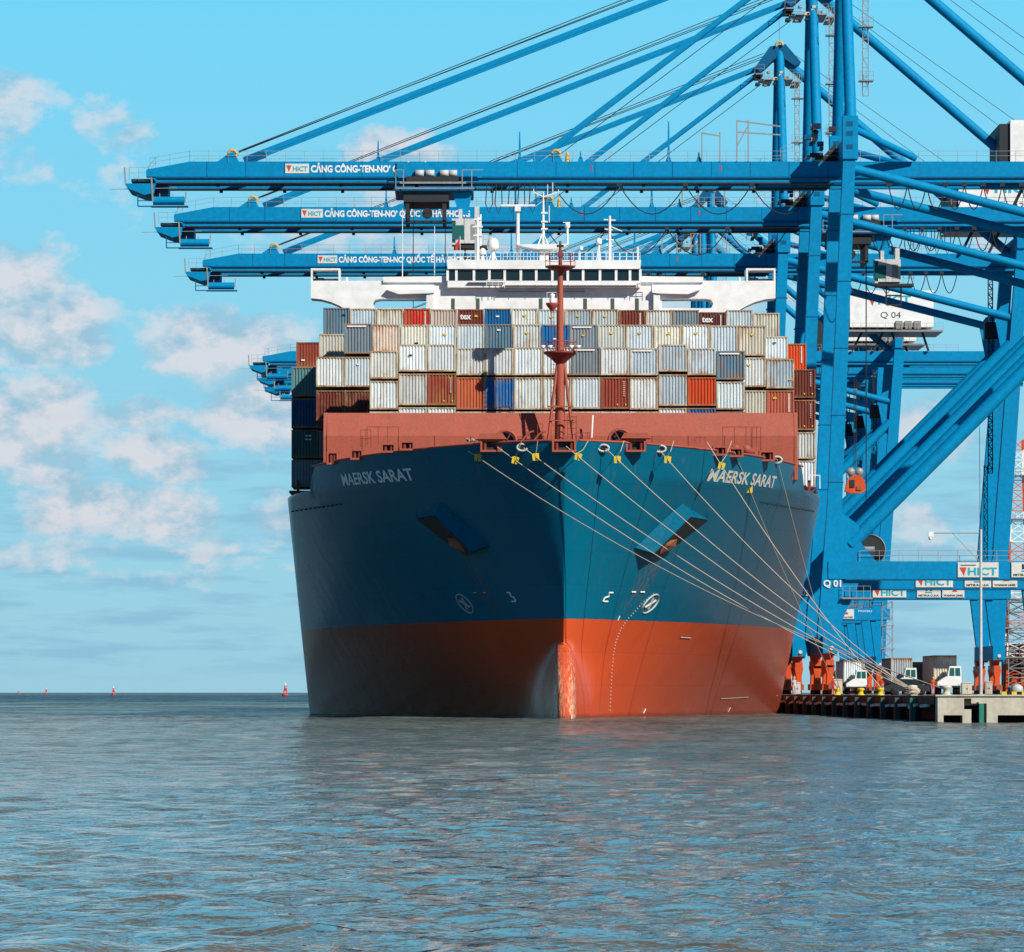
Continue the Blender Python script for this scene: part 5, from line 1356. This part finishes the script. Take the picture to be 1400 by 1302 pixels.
# workers in orange on the apron: standing figures
def person(X, Y, lab, top=ORANGE, ang=0.0):
    H = 1.75
    bm = bmesh.new()
    J = {'pel': (0, 0, .92, .15), 'wst': (0, 0, 1.08, .13), 'cst': (0, 0, 1.32, .16), 'nek': (0, 0, 1.48, .07), 'hed': (0, -.01, 1.58, .095), 'top': (0, 0, 1.70, .085),
         'lh': (.1, 0, .86, .09), 'lk': (.11, -.03, .48, .065), 'la': (.12, .02, .09, .045), 'lt': (.12, -.14, .04, .04),
         'rh': (-.1, 0, .86, .09), 'rk': (-.12, .03, .48, .065), 'ra': (-.13, .08, .09, .045), 'rt': (-.13, -.07, .04, .04),
         'ls': (.2, 0, 1.41, .065), 'le': (.27, .02, 1.14, .045), 'lw': (.26, -.1, .92, .033), 'lf': (.26, -.14, .84, .03),
         'rs': (-.2, 0, 1.41, .065), 're': (-.28, .02, 1.14, .045), 'rw': (-.27, -.06, .90, .033), 'rf': (-.27, -.08, .81, .03)}
    E = [('pel', 'wst'), ('wst', 'cst'), ('cst', 'nek'), ('nek', 'hed'), ('hed', 'top'), ('pel', 'lh'), ('lh', 'lk'), ('lk', 'la'), ('la', 'lt'), ('pel', 'rh'), ('rh', 'rk'), ('rk', 'ra'), ('ra', 'rt'),
         ('cst', 'ls'), ('ls', 'le'), ('le', 'lw'), ('lw', 'lf'), ('cst', 'rs'), ('rs', 're'), ('re', 'rw'), ('rw', 'rf')]
    ks = list(J); me = bpy.data.meshes.new('person'); me.from_pydata([J[k_][:3] for k_ in ks], [(ks.index(a), ks.index(b_)) for a, b_ in E], [])
    o = bpy.data.objects.new('person', me); COL.objects.link(o); md = o.modifiers.new('s', 'SKIN')
    for i, k_ in enumerate(ks): me.skin_vertices[0].data[i].radius = (J[k_][3], J[k_][3]*.8)
    me.skin_vertices[0].data[0].use_root = True
    o.modifiers.new('d', 'SUBSURF').levels = 1
    me.materials.append(top); o.location = (X, Y, QZ); o.rotation_euler = (0, 0, ang)
    mh = MB(); mh.lathe((0, 0, 1.70), [(.13, 0), (.12, .06), (.07, .11), (0, .13)], YEL, 12); h = mh.build('hard_hat', o)
    tag(o, lab, 'person'); return o
person(X_(1276, 470), 470, 'worker in orange overalls standing beside the right tractor', ang=.4)

person(X_(1205, 480), 480, 'worker in orange overalls between the left and middle trucks', ang=-.5)
person(X_(1086, 465), 465, 'worker in pale clothes by the orange bogies next to the hull', top=DOCKGREY, ang=.2)
person(X_(1139, 455), 455, 'worker in red overalls in front of the orange bogies', top=FLAGRED, ang=.9)
def cabinet(px, Y, w_, h_, mat, lab, cat='cabinet', d_=.8):
    r = empty('equipment_cabinet', (X_(px, Y), Y, QZ), lab, cat)
    mb = MB(); mb.box(-w_/2, w_/2, 0, d_, .1, h_, mat); mb.box(-w_/2+.05, w_/2-.05, .05, d_-.05, 0, .1, DARK); mb.prism([(-w_/2-.06, h_), (w_/2+.06, h_), (w_/2-.1, h_+.12), (-w_/2+.1, h_+.12)], -.05, d_+.05, mat); mb.build('housing', r)
    mb = MB(); mb.box(-w_/2+.08, -.02, -.03, 0, .2, h_-.1, mat); mb.box(.02, w_/2-.08, -.03, 0, .2, h_-.1, mat); mb.build('cabinet_door', r)
    mb = MB(); mb.box(-.08, -.04, -.06, -.03, h_*.5, h_*.6, DARK); mb.box(.04, .08, -.06, -.03, h_*.5, h_*.6, DARK); mb.build('handle', r)
cabinet(1145, 470, 1.0, 1.5, CREAM, 'cream equipment cabinet right of the nearest orange bogies')
cabinet(1090, 480, .7, 1.2, DOCKGREY, 'pale grey cabinet beside the hull behind the bogies')
cabinet(1224, 500, .8, 1.1, DOCKGREY, 'small grey cabinet left of the middle truck')
cabinet(1352, 400, .6, 1.1, CONC, 'concrete coloured cabinet right of the camera pole')
cabinet(1322, 430, .9, 1.1, CREAM, 'cream cabinet between the right truck and the camera pole')
# car parked beside the middle truck
def car(X, Y, lab):
    r = empty('parked_car', (X, Y, QZ), lab, 'car')
    mb = MB(); mb.prism([(-.05, .35), (4.2, .35), (4.25, .9), (3.4, 1.0), (2.8, 1.5), (1.2, 1.55), (.5, 1.0), (-.05, .85)], -.85, .85, DARK); o = mb.build('body', r)
    mb = MB(); mb.prism([(.7, 1.02), (1.3, 1.47), (2.7, 1.43), (3.2, 1.02)], -.87, -.855, GLASS); mb.build('side_window', r)
    for x in (.75, 3.4):
        for y in (-.88, .68): mb = MB(); mb.lathe((x, y, .33), [(0, 0), (.2, 0), (.33, .02), (.33, .2), (0, .2)], BLACK, 14, 'y'); mb.build('wheel', r)
    mb = MB(); mb.box(-.08, -.04, -.7, -.4, .6, .75, LETW); mb.build('headlight', r)
car(X_(1210, 440), 440, 'dark car parked sideways behind the rope bundle')

# ---------------------------------------------------------------- BUOYS
def buoy(px, Y, H, lab):
    r = empty('navigation_buoy', (X_(px, Y), Y, 0), lab, 'buoy', 'red navigation buoys near the horizon')
    mb = MB(); mb.lathe((0, 0, 0), [(0, -.5), (H*.26, -.3), (H*.28, H*.10), (H*.18, H*.16), (0, H*.17)], BUOYR, 14); mb.build('float', r)
    mb = MB()
    for k in range(4):
        t = math.pi/4+k*math.pi/2; mb.bar((H*.2*math.cos(t), H*.2*math.sin(t), H*.14), (H*.06*math.cos(t), H*.06*math.sin(t), H*.8), H*.05, H*.05, BUOYR)
    for zz_, w_ in ((.35, .16), (.55, .12), (.72, .09)): mb.box(-H*w_, H*w_, -H*w_, H*w_, H*zz_, H*(zz_+.05), BUOYR)
    mb.box(-H*.1, H*.1, -H*.1, H*.1, H*.36, H*.6, BUOYR); mb.build('tower', r)
    mb = MB(); mb.lathe((0, 0, H*.8), [(.07*H, 0), (.07*H, .12*H), (0, .2*H)], WHITE, 8); mb.build('lantern', r)
buoy(390, 3000, 8.3, 'largest red navigation buoy, just left of the hull'); buoy(155, 4000, 7.5, 'second largest red navigation buoy on the horizon')
buoy(63, 6500, 9, 'small distant red buoy on the horizon'); buoy(25, 9000, 7.5, 'faintest dark buoy, farthest left on the horizon')

# ---------------------------------------------------------------- WATER
rng = np.random.default_rng(4)
def rows():
    r = [-3000, -400, -50, 5]; y = 26.0
    while y < 420: r.append(y); y *= 1.0032
    r += [450, 520, 620, 760, 1000, 1500, 2500, 5000, 12000, 30000, 60000]
    return np.array(r)
ry = rows()
cf = np.linspace(-1, 1, 320)
half = np.where(ry < 20, 12.0, np.minimum(ry, 420)*.155+3.0)
inner = cf[None, :]*half[:, None]+0.012*np.clip(ry, 0, 420)[:, None]
outs = [40, 150, 800, 5000, 60000]
left = np.stack([-(half+o_) for o_ in outs[::-1]], 1); right = np.stack([(half+o_) for o_ in outs], 1)
XX = np.concatenate([left, inner, right], 1); YY = np.repeat(ry[:, None], XX.shape[1], 1)
ZZ = np.zeros_like(XX)
for k in range(150):
    lam = math.exp(rng.uniform(math.log(.40), math.log(3.0)))
    th = rng.normal(R(80), R(48))
    kk = 2*math.pi/lam; dx, dy = math.cos(th), math.sin(th)
    slope = .0185*(1.0 if lam < 1.5 else .55)*rng.uniform(.6, 1.3)
    amp = slope/kk
    ph = rng.uniform(0, 6.28)
    # resolution fade: rows spaced .0042*Y
    fade = np.clip((lam/(np.maximum(YY, 20)*.0032)-2.2)/3, 0, 1)
    arg = kk*(XX*dx+YY*dy)+ph+.8*np.sin(.13*XX+.07*YY+k)
    w_ = np.sin(arg); ZZ += amp*fade*(w_+.25*np.cos(2*arg))
edge = np.ones(XX.shape[1]); edge[:5] = 0; edge[-5:] = 0; edge[5:13] = np.linspace(0, 1, 8); edge[-13:-5] = np.linspace(1, 0, 8)
for k in range(26):
    lam = rng.uniform(4, 11); th = rng.normal(R(82), R(35)); kk = 2*math.pi/lam
    fin_ = np.clip((YY-70)/120, 0, 1)*np.clip((lam/(np.maximum(YY, 20)*.0032)-2.2)/3, 0, 1)
    ZZ += .011/kk*fin_*np.sin(kk*(XX*math.cos(th)+YY*math.sin(th))+rng.uniform(0, 6.28)+.9*np.sin(.05*XX+.03*YY+k))
ZZ *= edge[None, :]*np.where((ry > 24) & (ry < 425), 1, 0)[:, None]
nR, nC = XX.shape
me = bpy.data.meshes.new('water')
me.vertices.add(nR*nC); me.vertices.foreach_set('co', np.stack([XX, YY, ZZ], 2).astype(np.float32).ravel())
idx = np.arange(nR*nC).reshape(nR, nC)
q = np.stack([idx[:-1, :-1], idx[:-1, 1:], idx[1:, 1:], idx[1:, :-1]], 2).reshape(-1, 4)
me.loops.add(q.size); me.loops.foreach_set('vertex_index', q.ravel().astype(np.int32))
me.polygons.add(len(q)); me.polygons.foreach_set('loop_start', (np.arange(len(q))*4).astype(np.int32)); me.polygons.foreach_set('loop_total', np.full(len(q), 4, np.int32))
me.polygons.foreach_set('use_smooth', np.ones(len(q), bool)); me.update(calc_edges=True); me.validate()
water = bpy.data.objects.new('water', me); COL.objects.link(water); tag(water, kind='structure')
m, nt, b = newmat('harbour_water')
g = nn(nt, 'ShaderNodeNewGeometry').outputs['Position']
big = noise(nt, g, .012, 4, .6, mapscale=(.5, 1.6, 1))
bandn = noise(nt, g, .05, 3, .5, mapscale=(.3, 1, 1))
wc = mixc(nt, ramp(nt, big, [(.42, 0), (.60, 1)]), (.15, .120, .085), (.12, .125, .11))
sy_ = nn(nt, 'ShaderNodeSeparateXYZ'); nt.links.new(g, sy_.inputs[0])
nt.links.new(wc, b.inputs['Base Color'])
b.inputs['Roughness'].default_value = .045; b.inputs['IOR'].default_value = 1.42
nt.links.new(ramp(nt, math_(nt, 'DIVIDE', sy_.outputs[1], 2500.0), [(.0, .6), (.06, .6), (.25, .3), (1, .12)]), b.inputs['Specular IOR Level'])
w1 = noise(nt, g, 1.3, 4, .6, mapscale=(.9, 1.0, 1)); w2 = noise(nt, g, 5.0, 3, .55, mapscale=(.8, 1, 1)); w3 = noise(nt, g, .35, 3, .6, mapscale=(.7, 1, 1))
hsum = math_(nt, 'ADD', math_(nt, 'MULTIPLY', w1, .30), math_(nt, 'MULTIPLY', w2, .022))
hsum = math_(nt, 'ADD', hsum, math_(nt, 'MULTIPLY', w3, .5))
bp = nn(nt, 'ShaderNodeBump'); bp.inputs['Strength'].default_value = 1.0; bp.inputs['Distance'].default_value = .95
nt.links.new(hsum, bp.inputs['Height']); nt.links.new(bp.outputs[0], b.inputs['Normal'])
# open sea further out: wind-roughened, so darker and less mirror-like; a deeper blue band crosses it
yj = math_(nt, 'MULTIPLY', sy_.outputs[1], math_(nt, 'MULTIPLY_ADD', big, .8, .6))
ly = math_(nt, 'DIVIDE', math_(nt, 'LOGARITHM', math_(nt, 'MAXIMUM', yj, 10.0), 10.0), 5.0)
fc = ramp(nt, ly, [(.40, (.15, .13, .09)), (.48, (.105, .125, .11)), (.585, (.07, .12, .125)), (.61, (.008, .060, .10)), (.69, (.003, .045, .085)), (.725, (.05, .10, .11)), (1, (.08, .13, .13))])
s1 = noise(nt, g, .8, 5, .7, mapscale=(1, .14, 1)); s2 = noise(nt, g, .06, 5, .65, mapscale=(1, .2, 1))
tex = math_(nt, 'ADD', math_(nt, 'MULTIPLY', s1, .6), math_(nt, 'MULTIPLY', s2, .5))
fc = mixc(nt, 1.0, fc, ramp(nt, tex, [(.42, .35), (.54, 1.0), (.66, 2.0)]), 'MULTIPLY')
df = nn(nt, 'ShaderNodeBsdfDiffuse'); nt.links.new(fc, df.inputs[0])
mxf = ramp(nt, ly, [(.37, 0), (.44, .36), (.50, .64), (.58, .80), (.62, .94), (1, .94)])
mx = nn(nt, 'ShaderNodeMixShader'); nt.links.new(math_(nt, 'MULTIPLY', mxf, ramp(nt, tex, [(.44, 1.1), (.64, .6)]), clamp=True), mx.inputs[0])
nt.links.new(b.outputs[0], mx.inputs[1]); nt.links.new(df.outputs[0], mx.inputs[2]); nt.links.new(mx.outputs[0], nt.nodes['Material Output'].inputs[0])
me.materials.append(m)

# ---------------------------------------------------------------- SKY AND SUN
AZ, EL = R(40), R(35)      # sun to the right of and behind the camera
to_sun = Vector((math.sin(AZ)*math.cos(EL), -math.cos(AZ)*math.cos(EL), math.sin(EL)))
sd = bpy.data.lights.new('sun', 'SUN'); so = bpy.data.objects.new('sun', sd); COL.objects.link(so)
so.rotation_euler = to_sun.to_track_quat('Z', 'Y').to_euler(); sd.energy = 4.9; sd.angle = R(.53); sd.color = (1.0, .95, .86)
w = bpy.data.worlds.new('World'); sc.world = w; w.use_nodes = True; nt = w.node_tree
bg = nt.nodes['Background']
sky = nn(nt, 'ShaderNodeTexSky', sky_type='NISHITA'); sky.sun_disc = False; sky.sun_elevation = EL
sky.sun_rotation = math.atan2(to_sun.x, to_sun.y)
sky.air_density = 1.0; sky.dust_density = .4; sky.ozone_density = 2.0
tc = nn(nt, 'ShaderNodeTexCoord'); sx = nn(nt, 'ShaderNodeSeparateXYZ'); nt.links.new(tc.outputs['Generated'], sx.inputs[0])
dx, dy, dz = sx.outputs
low = ramp(nt, math_(nt, 'MULTIPLY', dz, 5.0), [(0, (.33, .60, .74)), (.10, (.33, .64, .78)), (.38, (.27, .66, .85)), (.75, (.17, .66, .94)), (1, (.15, .62, .93))])
skc = mixc(nt, 1.0, sky.outputs[0], (.055, .055, .055), 'MULTIPLY')
skc = mixc(nt, 1.0, skc, (.55, 1.05, 1.2), 'MULTIPLY')
base = mixc(nt, ramp(nt, dz, [(.32, 0), (.65, 1)]), low, skc)
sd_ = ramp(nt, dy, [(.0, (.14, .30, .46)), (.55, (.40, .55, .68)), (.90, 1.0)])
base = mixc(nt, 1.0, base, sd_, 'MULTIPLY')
# clouds as fields in azimuth / elevation
ya = math_(nt, 'MAXIMUM', math_(nt, 'ABSOLUTE', dy), .02)
P = nn(nt, 'ShaderNodeCombineXYZ'); nt.links.new(math_(nt, 'DIVIDE', dx, ya), P.inputs[0]); nt.links.new(math_(nt, 'DIVIDE', dz, ya), P.inputs[1])
Pv = P.outputs[0]
wn = nn(nt, 'ShaderNodeTexNoise'); nt.links.new(Pv, wn.inputs['Vector']); wn.inputs['Scale'].default_value = 85; wn.inputs['Detail'].default_value = 6; wn.inputs['Roughness'].default_value = .6
wv = nn(nt, 'ShaderNodeVectorMath', operation='SUBTRACT'); nt.links.new(wn.outputs['Color'], wv.inputs[0]); wv.inputs[1].default_value = (.5, .5, .5)
ws = nn(nt, 'ShaderNodeVectorMath', operation='SCALE'); nt.links.new(wv.outputs[0], ws.inputs[0]); ws.inputs['Scale'].default_value = .012
wa = nn(nt, 'ShaderNodeVectorMath', operation='ADD'); nt.links.new(Pv, wa.inputs[0]); nt.links.new(ws.outputs[0], wa.inputs[1])
blobs = [(15, 150, 60, 60, .55), (20, 215, 55, 45, .35), (150, 175, 55, 40, .5), (145, 265, 60, 60, .30), (30, 400, 70, 60, .9), (70, 450, 90, 45, 1.0), (300, 470, 110, 50, .9), (355, 560, 75, 55, .95),
         (35, 580, 90, 60, 1.0), (60, 625, 90, 35, .8), (170, 570, 140, 22, .55), (215, 625, 70, 30, .85), (110, 690, 85, 42, .8), (215, 700, 80, 38, .95), (60, 755, 110, 25, .55), (380, 705, 45, 32, .55),
         (300, 745, 120, 14, .4), (200, 790, 140, 18, .35), (340, 770, 120, 12, .35), (540, 210, 75, 30, .75), (570, 320, 220, 60, .55), (1130, 300, 120, 60, .5), (1230, 590, 130, 60, .5), (1240, 730, 90, 40, .5),
         (980, 420, 160, 30, .5), (1380, 330, 90, 50, .4)]
acc = None
for (px, py, rx, ry_, st) in blobs:
    mp = nn(nt, 'ShaderNodeMapping'); nt.links.new(wa.outputs[0], mp.inputs[0])
    sxx, syy = F/(rx*1.06), F/(ry_*1.06)
    mp.inputs['Scale'].default_value = (sxx, syy, 0); mp.inputs['Location'].default_value = (-(px-VX)/F*sxx, -(HY-py)/F*syy, 0)
    ln = nn(nt, 'ShaderNodeVectorMath', operation='LENGTH'); nt.links.new(mp.outputs[0], ln.inputs[0])
    f = math_(nt, 'MULTIPLY', math_(nt, 'SUBTRACT', 1.5, ln.outputs['Value'], clamp=True), st)
    acc = f if acc is None else math_(nt, 'MAXIMUM', acc, f)
cn = noise(nt, Pv, 75, 7, .60, mapscale=(1, 1.5, 1))
gen = noise(nt, Pv, 16, 7, .6, mapscale=(1, 2.2, 1), loc=(3.3, 1.7, 0))
gen = math_(nt, 'MULTIPLY', ramp(nt, gen, [(.60, 0), (.75, .5)]), ramp(nt, math_(nt, 'ABSOLUTE', math_(nt, 'DIVIDE', dx, ya)), [(.13, 0), (.2, 1)]))
acc = math_(nt, 'MAXIMUM', acc, gen)
dens = math_(nt, 'MULTIPLY_ADD', math_(nt, 'SUBTRACT', cn, .5), 1.35, acc)
front = math_(nt, 'GREATER_THAN', dz, 0.0)
d1 = math_(nt, 'MULTIPLY', ramp(nt, dens, [(.28, 0), (.50, .62), (.85, .97)]), front)
# lit towards the upper right, grey-blue bases: compare the field with itself a little nearer the light
cn2 = noise(nt, Pv, 75, 7, .60, mapscale=(1, 1.5, 1), loc=(-.0018, -.0075, 0))
litf = math_(nt, 'MULTIPLY_ADD', math_(nt, 'SUBTRACT', cn, cn2), 4.6, .60, clamp=True)
low2 = noise(nt, Pv, 40, 5, .55, mapscale=(1, 7, 1), loc=(1.3, .4, 0))
bandf = math_(nt, 'MULTIPLY', ramp(nt, low2, [(.46, 0), (.62, .75)]), ramp(nt, math_(nt, 'MULTIPLY', dz, 10.0), [(.02, .1), (.08, 1), (.45, .9), (.70, 0)]))
base = mixc(nt, bandf, base, (.25, .50, .68))
cc = mixc(nt, litf, (.34, .52, .66), (.78, .73, .76))
fin = mixc(nt, math_(nt, 'MULTIPLY', d1, .80), base, cc)
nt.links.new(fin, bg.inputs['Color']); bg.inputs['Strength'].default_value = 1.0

# unlabelled parts of cranes already share their thing's group; final tidy
sc.cycles.use_denoising = True
sc.cycles.max_bounces = 6; sc.cycles.glossy_bounces = 3; sc.cycles.diffuse_bounces = 3
sc.render.film_transparent = False
